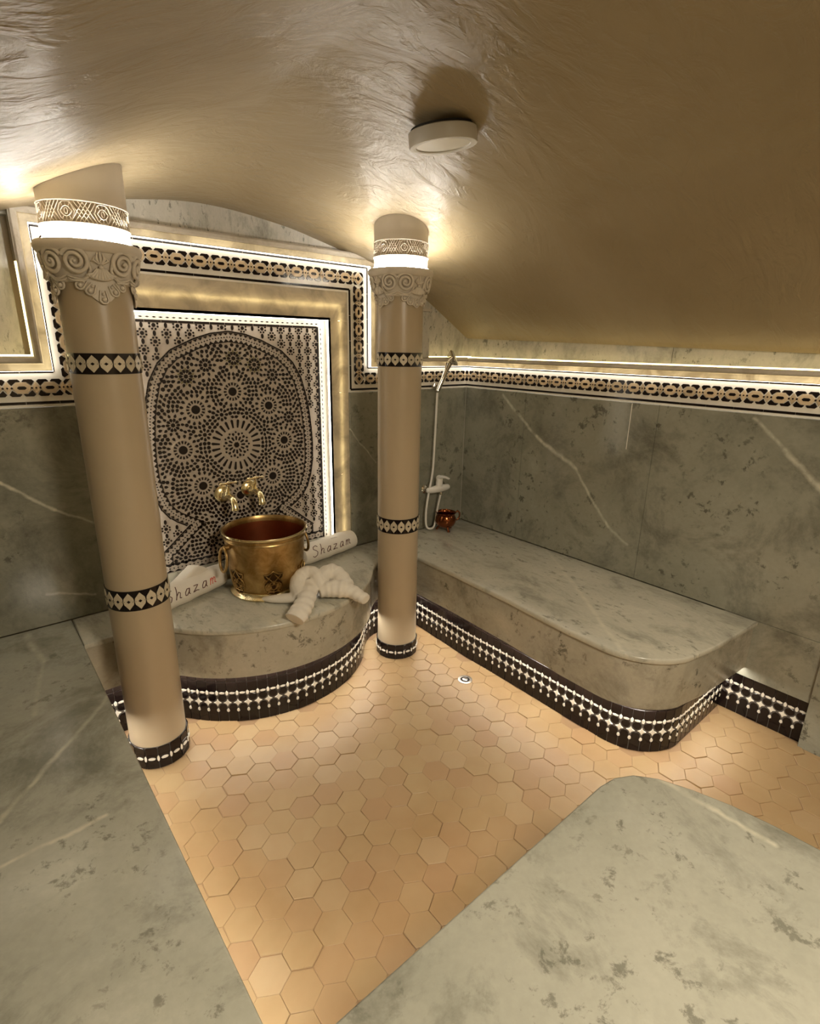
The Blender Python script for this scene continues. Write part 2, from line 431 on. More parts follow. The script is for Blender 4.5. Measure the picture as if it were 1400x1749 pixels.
def slab(name, outline, mat, parent, th=.022, round_=.006):
    """horizontal slab with an eased edge; outline ccw"""
    n = len(outline)
    def off(d):
        out = []
        for i in range(n):
            p0, p1, p2 = Vector(outline[i-1]), Vector(outline[i]), Vector(outline[(i+1) % n])
            a = (p1 - p0).normalized(); b = (p2 - p1).normalized()
            na = Vector((-a.y, a.x)); nb = Vector((-b.y, b.x)); m_ = (na + nb)
            m_ = m_ / max(.3, m_.length_squared) * 2
            q = p1 + m_ * d; out.append((q.x, q.y))
        return out
    lay = [(off(.002), BT - th), (off(0), BT - th + .003), (off(0), BT - round_), (off(round_ * .3), BT - round_ * .3), (off(round_), BT)]
    mb = MB(); vs = []; fs = []
    for o_, z in lay: vs += [(x, y, z) for x, y in o_]
    L = len(lay)
    for k in range(L - 1):
        for i in range(n):
            j = (i + 1) % n; fs.append((k*n+i, k*n+j, (k+1)*n+j, (k+1)*n+i))
    fs.append(tuple(range((L-1)*n, L*n))); fs.append(tuple(range(n-1, -1, -1)))
    mb.add(vs, fs); return mb.build(name, mat, parent, smooth=50)

def resample(path, step):
    """points along an open path with their tangents, evenly spaced, step adjusted"""
    P = [Vector((x, y)) for x, y in path]; L = [0]
    for a, b in zip(P, P[1:]): L.append(L[-1] + (b - a).length)
    n = max(1, round(L[-1] / step)); st = L[-1] / n; out = []
    def at(s):
        s = max(0, min(L[-1] - 1e-6, s))
        for i in range(len(P) - 1):
            if s <= L[i+1]:
                k = (s - L[i]) / (L[i+1] - L[i]); return P[i].lerp(P[i+1], k)
        return P[-1]
    for i in range(n):
        a, b = at(i * st), at((i + 1) * st); out.append((a, b, (b - a).normalized(), st))
    return out

def ribbon(mb, path, z0, z1, thick, side=1):
    """vertical wall along a path; front on the path, thickness behind it (to the left of travel * side)"""
    n = len(path); P = [Vector(q) for q in path]; bk = []
    for i in range(n):
        a = (P[i] - P[i-1]).normalized() if i else (P[1] - P[0]).normalized()
        b = (P[i+1] - P[i]).normalized() if i < n - 1 else a
        m_ = Vector((-a.y, a.x)) + Vector((-b.y, b.x)); m_ = m_ / max(.4, m_.length_squared) * 2
        bk.append(P[i] + m_ * thick * side)
    vs = [(p.x, p.y, z0) for p in P] + [(p.x, p.y, z1) for p in P] + [(p.x, p.y, z0) for p in bk] + [(p.x, p.y, z1) for p in bk]
    fs = []
    for i in range(n - 1):
        fs += [(i, i+1, n+i+1, n+i), (2*n+i+1, 2*n+i, 3*n+i, 3*n+i+1), (n+i, n+i+1, 3*n+i+1, 3*n+i), (i+1, i, 2*n+i, 2*n+i+1)]
    fs += [(0, n, 3*n, 2*n), (n-1, 3*n-1, 4*n-1, 2*n-1)]
    mb.add(vs, fs); return mb

# plinth mosaic pieces (per unit of 4 cm) -- local x along, y up, z out
def ell(cx, cy, rx, ry, n=8, ph=0.0):
    return [(cx + rx * cos(2*pi*i/n + ph), cy + ry * sin(2*pi*i/n + ph)) for i in range(n)]
U = .0404
def star4(cx, cy, rx, ry, k=.36):
    out = []
    for i in range(8):
        a = 2*pi*i/8; q = 1 if i % 2 == 0 else k; out.append((cx + rx*q*cos(a), cy + ry*q*sin(a)))
    return out
arch_poly = [(-.0185, .0), (.0185, .0), (.0185, .044), (.0125, .050), (.0165, .062), (.0135, .075), (.006, .082), (-.006, .082), (-.0135, .075), (-.0165, .062), (-.0125, .050), (-.0185, .044)]
PIECES_B = {'arch': arch_poly, 'blob': ell(0, .113, .0168, .0165, 10, pi/10), 'top': [(-.0192, .146), (-.012, .140), (.012, .140), (.0192, .146), (.0192, .186), (-.0192, .186)],
            'square': [(-.0193, .190), (.0188, .190), (.0188, .228), (-.0193, .228)]}
PIECES_W = {'loz': ell(0, .1365, .0112, .0060, 8), 'oval': ell(U/2, .1365, .0060, .0112, 8), 'star': star4(U/2, .0905, .0155, .0168, .50), 'drop': ell(U/2, .0545, .0062, .0084, 6, pi/2)}
_pm = {}
for k, q in PIECES_B.items(): _pm[k] = MB().prism(q, .0035, ch=.0008, back=False).mesh('black_tile', m_black)
for k, q in PIECES_W.items(): _pm[k] = MB().prism(q, .0040, ch=.0008, back=False).mesh('white_tile', m_white)

def plinth(parent, path, squares=True, individual=True, limit=300):
    """mosaic skirting along a floor path: backing ribbon and its tiles"""
    top = .230 if squares else .188
    ribbon(MB(), path, -.002, top, .02).build('mosaic_bed', m_grout, parent)
    units = resample(path, U); joined = {'b': MB(), 'w': MB()}; cb = cw = 0
    order = sorted(range(len(units)), key=lambda i: (units[i][0] - Vector((-2.38, -2.314))).length)
    for i in order:
        a, b, t, st = units[i]; mid = (a + b) / 2; nrm = Vector((t.y, -t.x)); s = st / U
        mw = Matrix(((t.x * s, 0, nrm.x, mid.x), (t.y * s, 0, nrm.y, mid.y), (0, 1, 0, 0), (0, 0, 0, 1)))
        for k in ('arch', 'blob', 'top', 'square'):
            if k == 'square' and not squares: continue
            if individual and cb < limit:
                link('black_tile', _pm[k], parent, mw); cb += 1
            else: joined['b'].prism(PIECES_B[k], .0035, mw, back=False)
        for k in ('loz', 'oval', 'star', 'drop'):
            if individual and cw < limit:
                link('white_tile', _pm[k], parent, mw); cw += 1
            else: joined['w'].prism(PIECES_W[k], .004, mw, back=False)
    if joined['b'].v: tag(joined['b'].build('black_tile', m_black, parent), kind='stuff')
    if joined['w'].v: tag(joined['w'].build('white_tile', m_white, parent), kind='stuff')

def aprons(parent, path, step, n_in=.018):
    """vertical marble facing under the slab, in separate pieces"""
    P = [Vector(q) for q in path]; L = [0]
    for a, b in zip(P, P[1:]): L.append(L[-1] + (b - a).length)
    n = max(1, round(L[-1] / step)); st = L[-1] / n
    for k in range(n):
        s0, s1 = k * st + .0001, (k + 1) * st - .0001; seg = []
        def at(s):
            for i in range(len(P) - 1):
                if s <= L[i+1] + 1e-9: return P[i].lerp(P[i+1], (s - L[i]) / (L[i+1] - L[i]))
            return P[-1]
        seg = [at(s0)] + [P[i] for i in range(len(P)) if s0 < L[i] < s1] + [at(s1)]
        dz = R.uniform(0, .001)
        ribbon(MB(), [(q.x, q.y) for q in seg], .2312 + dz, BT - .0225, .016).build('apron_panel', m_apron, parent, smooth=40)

def inset(path, d):
    n = len(path); P = [Vector(q) for q in path]; out = []
    for i in range(n):
        a = (P[i] - P[i-1]).normalized() if i else (P[1] - P[0]).normalized()
        b = (P[i+1] - P[i]).normalized() if i < n - 1 else a
        m_ = Vector((-a.y, a.x)) + Vector((-b.y, b.x)); m_ = m_ / max(.4, m_.length_squared) * 2
        q = P[i] + m_ * d; out.append((q.x, q.y))
    return out

def bench(name, top, front, plin, mat, label, step=.33, individual=True, led=True, soffit_back=.10):
    root = empty(name, (sum(q[0] for q in top) / len(top), sum(q[1] for q in top) / len(top), 0))
    inv = Vector(root.location)
    tag(root, label, 'bench')
    objs0 = set(COL.objects)
    slab('bench_top', top, mat, root)
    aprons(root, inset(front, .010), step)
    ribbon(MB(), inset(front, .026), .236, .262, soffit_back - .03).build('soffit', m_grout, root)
    plinth(root, plin, True, individual)
    if led:
        ribbon(MB(), inset(front, .029), .2315, .2355, .007).build('led_strip', m_ledbench, root)
    for o in set(COL.objects) - objs0:
        if o is not root:
            o.matrix_basis = Matrix.Translation(-inv) @ o.matrix_basis
    return root

fb = bench('marble_bench', [(XE, -.0125), (XE, -.252)] + bulge() + [(XR + .01, -.252), (XR + .01, -.0125)], fount_front, fount_plinth, m_bench,
           'bow-fronted grey marble bench under the round mosaic panel, carrying the brass tub', .21)
rb = bench('marble_bench', [(XR + .0115, -.0125)] + [(XR + .0115, -.252)] + right_front[1:] + [(-.0125, -.0125)], right_front, right_plinth, m_bench,
           'long grey marble bench with a rounded end along the right wall', .46)
lb = bench('marble_bench', [(XL + .002, -.0125), (XL + .002, YF + .002), (XE - .0015, YF + .002), (XE - .0015, -.0125)], left_front, inset(left_front, .05), m_slab,
           'flat grey-green marble bench at the left edge, beside the large left column', .6, individual=False, soffit_back=.08)
fgb = bench('marble_bench', [(XE, YF + .002)] + fg_front, fg_front, inset(fg_front, .05), m_fg,
            'foreground grey-green marble bench with a rounded corner, at the bottom right', .5, individual=False)


# ------------------------------------------------------------------ hexagonal floor tiles
def inside(p, poly):
    x, y = p; c = False; n = len(poly)
    for i in range(n):
        x1, y1 = poly[i]; x2, y2 = poly[i-1]
        if (y1 > y) != (y2 > y) and x < (x2 - x1) * (y - y1) / (y2 - y1) + x1: c = not c
    return c
blocked = [[(XE-.05, .1)] + fount_plinth + [(XR+.07, .1)], right_plinth + [(.1, -1.648), (.1, .1), (-.59, .1)],
           [(XE, YF)] + inset(fg_front, .05), [(XL, .1), (XL, YF), (XE-.05, YF), (XE-.05, .1)]]
HS = .0528
hexes = []
DX, DY = HS * math.sqrt(3), HS * 1.5
for j in range(-2, 48):
    for i in range(0, 28):
        x = -2.30 + i * DX + (j % 2) * DX / 2; y = -.12 - j * DY
        if x > -.005 or y < YF + .6: continue
        if any(inside((x, y), b) for b in blocked): continue
        hexes.append((x, y))
def visible_size(p):
    d = Vector((p[0], p[1], 0)) - Vector((-2.38, -2.314, 1.5)); z = d.dot(_f)
    if z < .2: return -1
    px = d.dot(_r) / z * 917 + 700; py = 874 - d.dot(_u2) / z * 917
    return 1 / d.length if -30 < px < 1430 and -30 < py < 1790 else -1
hexes.sort(key=lambda p: -visible_size(p))
stuff = MB()
def hexpoly(k=1.0):
    return [(HS * k * cos(pi/2 + i*pi/3), HS * k * sin(pi/2 + i*pi/3)) for i in range(6)]
def hexmesh(seed):
    rr = random.Random(seed); mb = MB(); q = [(x * rr.uniform(.982, .999), y * rr.uniform(.982, .999)) for x, y in hexpoly()]
    mb.prism(q, .0, base=-.006, ch=.0012, back=False); return mb.mesh('hexagon_tile', m_terra)
hm = [hexmesh(i) for i in range(6)]
for k, (x, y) in enumerate(hexes):
    dz = R.choice([0, 0, .0004, -.0008, .0012, .0022]) ; ax, ay = R.gauss(0, .010), R.gauss(0, .010)
    mw = Matrix.Translation((x + R.gauss(0, .0006), y + R.gauss(0, .0006), dz)) @ Matrix.Rotation(ax, 4, 'X') @ Matrix.Rotation(ay, 4, 'Y') @ Matrix.Rotation(R.gauss(0, .012), 4, 'Z')
    if k < 300: link('hexagon_tile', hm[k % 6], floor, mw)
    else: stuff.prism(hexpoly(.98), 0, mw, base=-.006, ch=.0012, back=False)
if stuff.v: tag(stuff.build('hexagon_tile', m_terra, floor), kind='stuff')

# ------------------------------------------------------------------ walls
def solid(name, a, b, mat): return tag(MB().box(a, b).build(name, mat), kind='structure')
wall_back = solid('wall_back', (XL - .12, .045, -.1), (.12, .16, 2.3), m_rooms)
wall_right = solid('wall_right', (.045, .045, -.1), (.16, YF - .12, 2.3), m_rooms)
wall_left = solid('wall_left', (XL - .12, .045, -.1), (XL, YF - .12, 2.3), m_dado)
wall_front = solid('wall_front', (XL - .12, YF, -.1), (.16, YF - .12, 2.3), m_rooms)

# dado panels: big polished slabs, back wall then right wall
def panel_box(parent, side, s0, s1, t0, t1, n0, n1, mat, name='marble_panel'):
    """bevelled slab on a wall, local s,t,n"""
    mw = MBK if side == 'back' else MRT
    g = .0006; b = .0015
    q = [(s0+g, t0+g), (s1-g, t0+g), (s1-g, t1-g), (s0+g, t1-g)]
    mb = MB(); mb.prism(q, n1, mw, base=n0, ch=b, back=False)
    me = mb.mesh(name, mat); return link(name, me, parent)
XI_L, XI_R = -1.970, -.844             # inner edges of the mosaic border on the sides of the niche
PX0, PX1, PZ1 = -1.862, -.952, 1.613   # the fountain panel
for a, b in ((XL, -2.55), (-2.55, XI_L)): panel_box(wall_back, 'back', a, b, BT, LOW, -.045, .012, m_dado)
for a, b in ((XI_R, -.45), (-.45, -.013)): panel_box(wall_back, 'back', a, b, BT, LOW, -.045, .012, m_dado)
DN = .012
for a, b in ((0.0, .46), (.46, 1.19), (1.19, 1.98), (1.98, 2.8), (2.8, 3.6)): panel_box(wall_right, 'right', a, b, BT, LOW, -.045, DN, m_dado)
for a, b in ((1.60, 1.96), (1.96, 2.8), (2.8, 3.6)):
    panel_box(wall_right, 'right', a, b, .188 if a < 1.9 else -.002, BT, -.045, DN if a < 1.9 else .034, m_dado)
tag(MB().box((-.013, -.013, BT), (-.009, -.009, LOW)).build('corner_joint', m_white2, wall_back))
# lamp glare put in as a thin white strip, middle of the right wall
panel_box(wall_right, 'right', 1.062, 1.066, 1.06, LOW - .004, .010, .0135, m_white, 'glare_streak')
# skirting mosaic on the right wall between the bench and the next pier
objs0 = set(COL.objects)
plinth(wall_right, [(-.0, -1.640), (-.0, -1.965)], squares=False)

# upper stone (tympanum) above the border
OT = .122  # where the moulding starts, measured outwards from the inner edge of the border
TOPZ = 1.744
BORDER = [(XL - .01, LOW), (XI_L, LOW), (XI_L, TOPZ), (XI_R, TOPZ), (XI_R, LOW), (0.0, LOW)]
# back wall stone above the mouldings, up into the vault
panel_box(wall_back, 'back', XL, -2.16, LOW + .12, 2.1, -.045, -.012, m_pale)
panel_box(wall_back, 'back', -2.16, -.62, TOPZ + .14, 2.2, -.045, -.004, m_pale)
panel_box(wall_back, 'back', -.62, .03, LOW + .12, 2.1, -.045, -.012, m_pale)
for a, b in ((-.03, 1.2), (1.2, 2.4), (2.4, 3.6)): panel_box(wall_right, 'right', a, b, LOW + .12, 1.62, -.045, -.012, m_pale)

def sweep(mb, path, prof, mw):
    """profile (t outwards = left of travel, n out of wall) swept with mitred corners"""
    P = [Vector(q) for q in path]; n = len(P); m = len(prof); vs = []
    for i in range(n):
        a = (P[i] - P[i-1]).normalized() if i else (P[1] - P[0]).normalized()
        b = (P[i+1] - P[i]).normalized() if i < n - 1 else a
        m_ = Vector((-a.y, a.x)) + Vector((-b.y, b.x)); m_ = m_ / m_.length_squared * 2
        for t, nn in prof:
            q = P[i] + m_ * t; vs.append(mw @ Vector((q.x, q.y, nn)))
    fs = []
    for i in range(n - 1):
        for k in range(m):
            l = (k + 1) % m; fs.append((i*m+k, (i+1)*m+k, (i+1)*m+l, i*m+l))
    fs.append(tuple(range(m))); fs.append(tuple(range(n*m-1, (n-1)*m-1, -1)))
    return mb.add(vs, fs)
def rectp(t0, t1, n0, n1): return [(t0, n0), (t1, n0), (t1, n1), (t0, n1)]

P_UNIT = .0830; PAT0, PAT1 = .036, .094; PC = (PAT0 + PAT1) / 2; ph = (PAT1 - PAT0) / 2
def elong(cx, cy, w_, h_, c_):
    return [(cx - w_ + c_, cy - h_), (cx + w_ - c_, cy - h_), (cx + w_, cy - h_ + c_*.9), (cx + w_, cy + h_ - c_*.9), (cx + w_ - c_, cy + h_), (cx - w_ + c_, cy + h_), (cx - w_, cy + h_ - c_*.9), (cx - w_, cy - h_ + c_*.9)]
def dia(cx, cy, a, b=None): b = b or a; return [(cx - a, cy), (cx, cy - b), (cx + a, cy), (cx, cy + b)]
hexring = [(-.0278, -.0030), (-.0140, -.0190), (.0140, -.0190), (.0278, -.0030), (.0278, .0030), (.0140, .0190), (-.0140, .0190), (-.0278, .0030)]
def trap(cx, s):     # dark tile biting into the chain from above (s = 1) or below
    q = [(cx - .0175, s*.0225), (cx - .0115, s*.029), (cx + .0115, s*.029), (cx + .0175, s*.0225), (cx + .0085, s*.0205 ), (cx, s*.0195), (cx - .0085, s*.0205)]
    return q if s < 0 else q[::-1]
# a dark tile sits on each shoulder of a ring: slanted towards the diamond
def shoulder(sx, sy):
    q = [(sx*.0022, sy*.0224), (sx*.0082, sy*.0290), (sx*.0318, sy*.0290), (sx*.0385, sy*.0224), (sx*.0287, sy*.0082), (sx*.0150, sy*.0202), (sx*.0040, sy*.0202)]
    return q if sx * sy < 0 else q[::-1]
def flipfix(q):
    a = sum(q[i-1][0]*q[i][1] - q[i][0]*q[i-1][1] for i in range(len(q))); return q if a > 0 else q[::-1]
BP = {'ring': (flipfix(hexring), m_cream, .0030, 'cream_tile'), 'dia': (flipfix(dia(P_UNIT/2, 0, .0130, .0205)), m_cream, .0030, 'cream_tile'),
      'core': (flipfix(elong(0, 0, .0135, .0056, .0048)), m_black, .0038, 'black_tile')}
for a in (-1, 1):
    for b in (-1, 1): BP['sh%d%d' % (a, b)] = (flipfix(shoulder(a, b)), m_black, .0030, 'black_tile')
DOTS = [flipfix(dia(P_UNIT/2, 0, .0036)), flipfix(dia(P_UNIT/2 - .0125, 0, .0042)), flipfix(dia(P_UNIT/2 + .0125, 0, .0042))]
_bm = {k: MB().prism(q, h, ch=.0006, back=False).mesh(nm, m) for k, (q, m, h, nm) in BP.items()}

def border(parent, path, mw, wall_obj, mould_w, skip=()):
    sweep(MB(), path, rectp(0, OT, -.045, .0), mw).build('tile_bed', m_white, parent)
    sweep(MB(), path, rectp(-.0005, .0065, -.01, .0035), mw).build('edge_strip', m_white, parent)
    dash, dots = MB(), MB()
    nseg = len(path) - 1
    cnt = {'black_tile': 0, 'cream_tile': 0}; joined = {}
    for k in range(nseg):
        a, b = Vector(path[k]), Vector(path[k+1]); d = (b - a); L = d.length; d /= L; nn = Vector((-d.y, d.x))
        # corner type decides how much of the middle line is left for units
        def turn(i):
            if i <= 0 or i >= len(path) - 1: return 0
            e = (Vector(path[i]) - Vector(path[i-1])).normalized(); g = (Vector(path[i+1]) - Vector(path[i])).normalized()
            return 1 if e.x * g.y - e.y * g.x > 0 else -1
        t0, t1 = turn(k), turn(k+1)
        def cut(t, off): return off if t > 0 else -off      # left turn eats into the outside line
        s0 = cut(t0, PC) + (ph + .001 if t0 else 0); s1 = L - cut(t1, PC) - (ph + .001 if t1 else 0)
        n = max(1, round((s1 - s0) / P_UNIT)); st = (s1 - s0) / n; sc = st / P_UNIT
        ld = mw.to_3x3()
        for i in range(n):
            c = a + d * (s0 + (i + .5) * st) + nn * PC
            m4 = mw @ Matrix(((d.x*sc, nn.x, 0, c.x), (d.y*sc, nn.y, 0, c.y), (0, 0, 1, 0), (0, 0, 0, 1)))
            vis = (c.x > -2.35) if mw is MBK else (c.x < 2.0)
            for key, (q, m, h, nm) in BP.items():
                if vis and cnt[nm] < 300: link(nm, _bm[key], parent, m4); cnt[nm] += 1
                else: joined.setdefault(nm, (MB(), m))[0].prism(q, h, m4, back=False)
            for q in DOTS: dots.prism(q, .0042, m4, back=False)
        # half diamonds at the segment ends
        for off, (ta, tb) in enumerate(((.0085, .0175), (.1145, .1205))):
            u0 = (ta+tb)/2; e0 = cut(t0, u0) if t0 else 0; e1 = cut(t1, u0) if t1 else 0
            LL = L - e0 - e1; m_n = max(1, round(LL / .105)); sl = LL / m_n
            for i in range(m_n):
                x0, x1 = e0 + i*sl + .0008, e0 + (i+1)*sl - .0008
                qa, qb = a + d*x0, a + d*x1
                quad = [qa + nn*ta, qb + nn*ta, qb + nn*tb, qa + nn*tb]
                dash.prism([(p.x, p.y) for p in quad], .003 if off == 0 else .0015, mw, back=False)
        if t1:      # corner motif: dark L and cream square
            c = b + nn * 0 - d * 0
            e = (Vector(path[k+2]) - b).normalized(); ne = Vector((-e.y, e.x)); c = b + (nn + ne) * PC
            m4 = mw @ Matrix(((d.x, nn.x, 0, c.x), (d.y, nn.y, 0, c.y), (0, 0, 1, 0), (0, 0, 0, 1)))
            link('cream_tile', MB().prism(flipfix(dia(0, 0, .026)), .003, ch=.0006, back=False).mesh('cream_tile', m_cream), parent, m4)
            link('black_tile', MB().prism(flipfix(dia(0, 0, .011)), .004, ch=.0006, back=False).mesh('black_tile', m_black), parent, m4)
            for sx in (-1, 1):
                for sy in (-1, 1):
                    link('black_tile', MB().prism(flipfix([(sx*.028, sy*.006), (sx*.028, sy*.020), (sx*.020, sy*.028), (sx*.006, sy*.028)]), .003, ch=.0006, back=False).mesh('black_tile', m_black), parent, m4)
    tag(dash.build('black_line_tile', m_black, parent), kind='stuff')
    tag(dots.build('black_dot_tile', m_black, parent), kind='stuff')
    for nm, (mb, m) in joined.items(): tag(mb.build(nm, m, parent), kind='stuff')
    # moulding: translucent lower fillet, stone upper fillet, strips of light
    W = mould_w
    T0 = OT; T1 = OT + W * .52; T2 = OT + W * .94; T3 = OT + W
    # inner fillet is a thin translucent cover: front and side lips, open at the back
    vs = [(T0, .0), (T0, .026), (T0 + .003, .030), (T1 - .004, .030), (T1, .024)]
    def openstrip(mb, path, prof):
        P = [Vector(q) for q in path]; n = len(P); m = len(prof); V_ = []
        for i in range(n):
            a = (P[i] - P[i-1]).normalized() if i else (P[1] - P[0]).normalized()
            b = (P[i+1] - P[i]).normalized() if i < n - 1 else a
            m_ = Vector((-a.y, a.x)) + Vector((-b.y, b.x)); m_ = m_ / m_.length_squared * 2
            for t, z in prof:
                q = P[i] + m_ * t; V_.append(mw @ Vector((q.x, q.y, z)))
        F = [(i*m+k, (i+1)*m+k, (i+1)*m+k+1, i*m+k+1) for i in range(n-1) for k in range(m-1)]
        return mb.add(V_, F)
    openstrip(MB(), path, vs[1:]).build('translucent_fillet', m_alab, parent)
    sweep(MB(), path, rectp(T0, T1, -.045, .003), mw).build('fillet_bed', m_mould, parent)
    sweep(MB(), path, rectp((T0+T1)/2 - .004, (T0+T1)/2 + .004, .003, .006), mw).build('led_strip', m_ledmould if mw is MRT else m_leddim, parent)
    sweep(MB(), path, [(T1, -.045), (T2, -.045), (T2, .034), (T2 - .004, .038), (T1 + .006, .038), (T1, .032)], mw).build('stone_fillet', m_mould, parent)
    sweep(MB(), path, rectp(T2, T3, -.045, .030), mw).build('lip', m_mould, parent)
    for lp in ([path] if len(path) == 2 else [path[:3], path[3:]]):
        sweep(MB(), lp, rectp(T3 - .001, T3 + .0045, .020, .030), mw).build('led_line', m_ledline, parent)
    sweep(MB(), path, rectp(T0 - .0012, T0 + .0005, .006, .025), mw).build('led_strip', m_ledborder, parent)

m_ledmould = emitter('led_strip_in_moulding', (1.0, .80, .48), 2.4)
m_leddim = emitter('dim_led_strip_in_moulding', (1.0, .80, .48), .7)
trim_1 = empty('trim_1', (CX, 0, LOW)); tag(trim_1, kind='structure')
trim_2 = empty('trim_2', (0, -1.8, LOW)); tag(trim_2, kind='structure')
for tr, path, mw, mwid in ((trim_1, BORDER, MBK, .050), (trim_2, [(0.0, LOW), (3.6, LOW)], MRT, .047)):
    o0 = set(COL.objects); loc = Vector(tr.location)
    border(tr, path, mw, None, mwid)
    for o in set(COL.objects) - o0: o.matrix_basis = Matrix.Translation(-loc) @ o.matrix_basis

# backlit alabaster frame around the fountain panel
def framepart(x0, x1, z0, z1, ledx=None, ledz=None):
    MB().add([(x0, -.0, z0+.0002), (x1, -.0, z0+.0002), (x1, -.0, z1-.0002), (x0, -.0, z1-.0002)], [(0, 1, 2, 3)]).build('translucent_panel', m_alab, wall_back)
    if ledx is not None: MB().box((ledx - .005, .010, z0), (ledx + .005, .013, z1)).build('led_strip', m_ledstone, wall_back)
    if ledz is not None: MB().box((x0, .010, ledz - .005), (x1, .013, ledz + .005)).build('led_strip', m_ledstone, wall_back)
for za, zb in ((BT, .86), (.86, LOW), (LOW, 1.6125)):
    framepart(PX1, XI_R, za, zb, ledx=-.885); framepart(XI_L, PX0, za, zb, ledx=-1.929)
framepart(PX1, XI_R, PZ1, TOPZ); framepart(XI_L, PX0, PZ1, TOPZ)
MB().box((-.890, .010, PZ1), (-.880, .013, 1.682)).box((-1.934, .010, PZ1), (-1.924, .013, 1.682)).build('led_strip', m_ledstone, wall_back)
for xa, xb in ((PX0, -1.55), (-1.55, -1.24), (-1.24, PX1)): framepart(xa, xb, PZ1, TOPZ, ledz=1.679)
MB().box((-1.924, .010, 1.674), (PX0, .013, 1.684)).box((PX1, .010, 1.674), (-.890, .013, 1.684)).build('led_strip', m_ledstone, wall_back)
# white reveal of the recess, with a strip of light behind its front lip
rv = MB().box((PX1, .0, BT), (PX1 + .012, .045, PZ1 + .012)).box((PX0 - .012, .0, BT), (PX0, .045, PZ1 + .012)).box((PX0, .0, PZ1), (PX1, .045, PZ1 + .012))
rv.build('white_reveal', m_white, wall_back)
MB().box((PX1 - .003, .0005, BT + .02), (PX1, .010, PZ1)).box((PX0, .0005, BT + .02), (PX0 + .003, .010, PZ1)).box((PX0, .0005, PZ1 - .003), (PX1, .010, PZ1)).build('led_strip', m_ledpanel, wall_back)

# a small stone pier on the ledge behind the right column
pier = empty('stone_pier', (-.49, .0, LOW + .17)); tag(pier, 'narrow pale marble pier standing on the ledge behind the right column', 'pier')
MB().prism([(-.145, 0), (.145, 0), (.145, .235), (-.145, .235)], .075, Matrix.Translation((0, .030, 0)) @ wall_matrix('back'), ch=.004).build('shaft', m_pale, pier)
MB().box((-.15, -.050, .235), (.15, .030, .248)).build('cap', m_mould, pier)

# ------------------------------------------------------------------ vaulted ceiling
nx, ny = 120, 130
vs = []; fs = []
for j in range(ny + 1):
    y = .05 + (YF - .1 - .05) * (j / ny) ** 1.35
    for i in range(nx + 1):
        x = .05 + (XL - .05 - .05) * i / nx
        vs.append((x, y, ceil_z(min(0, x), min(0, y))))
for j in range(ny):
    for i in range(nx):
        a = j*(nx+1)+i; fs.append((a, a+1, a+nx+2, a+nx+1))
n0 = len(vs)
vs += [(x, y, 2.45) for x, y in ((.05, .05), (XL - .05, .05), (XL - .05, YF - .1), (.05, YF - .1))]
ceiling = MB().add(vs, fs + [(n0, n0+1, n0+2, n0+3)]).build('ceiling', m_ceiling, smooth=60); tag(ceiling, kind='structure')

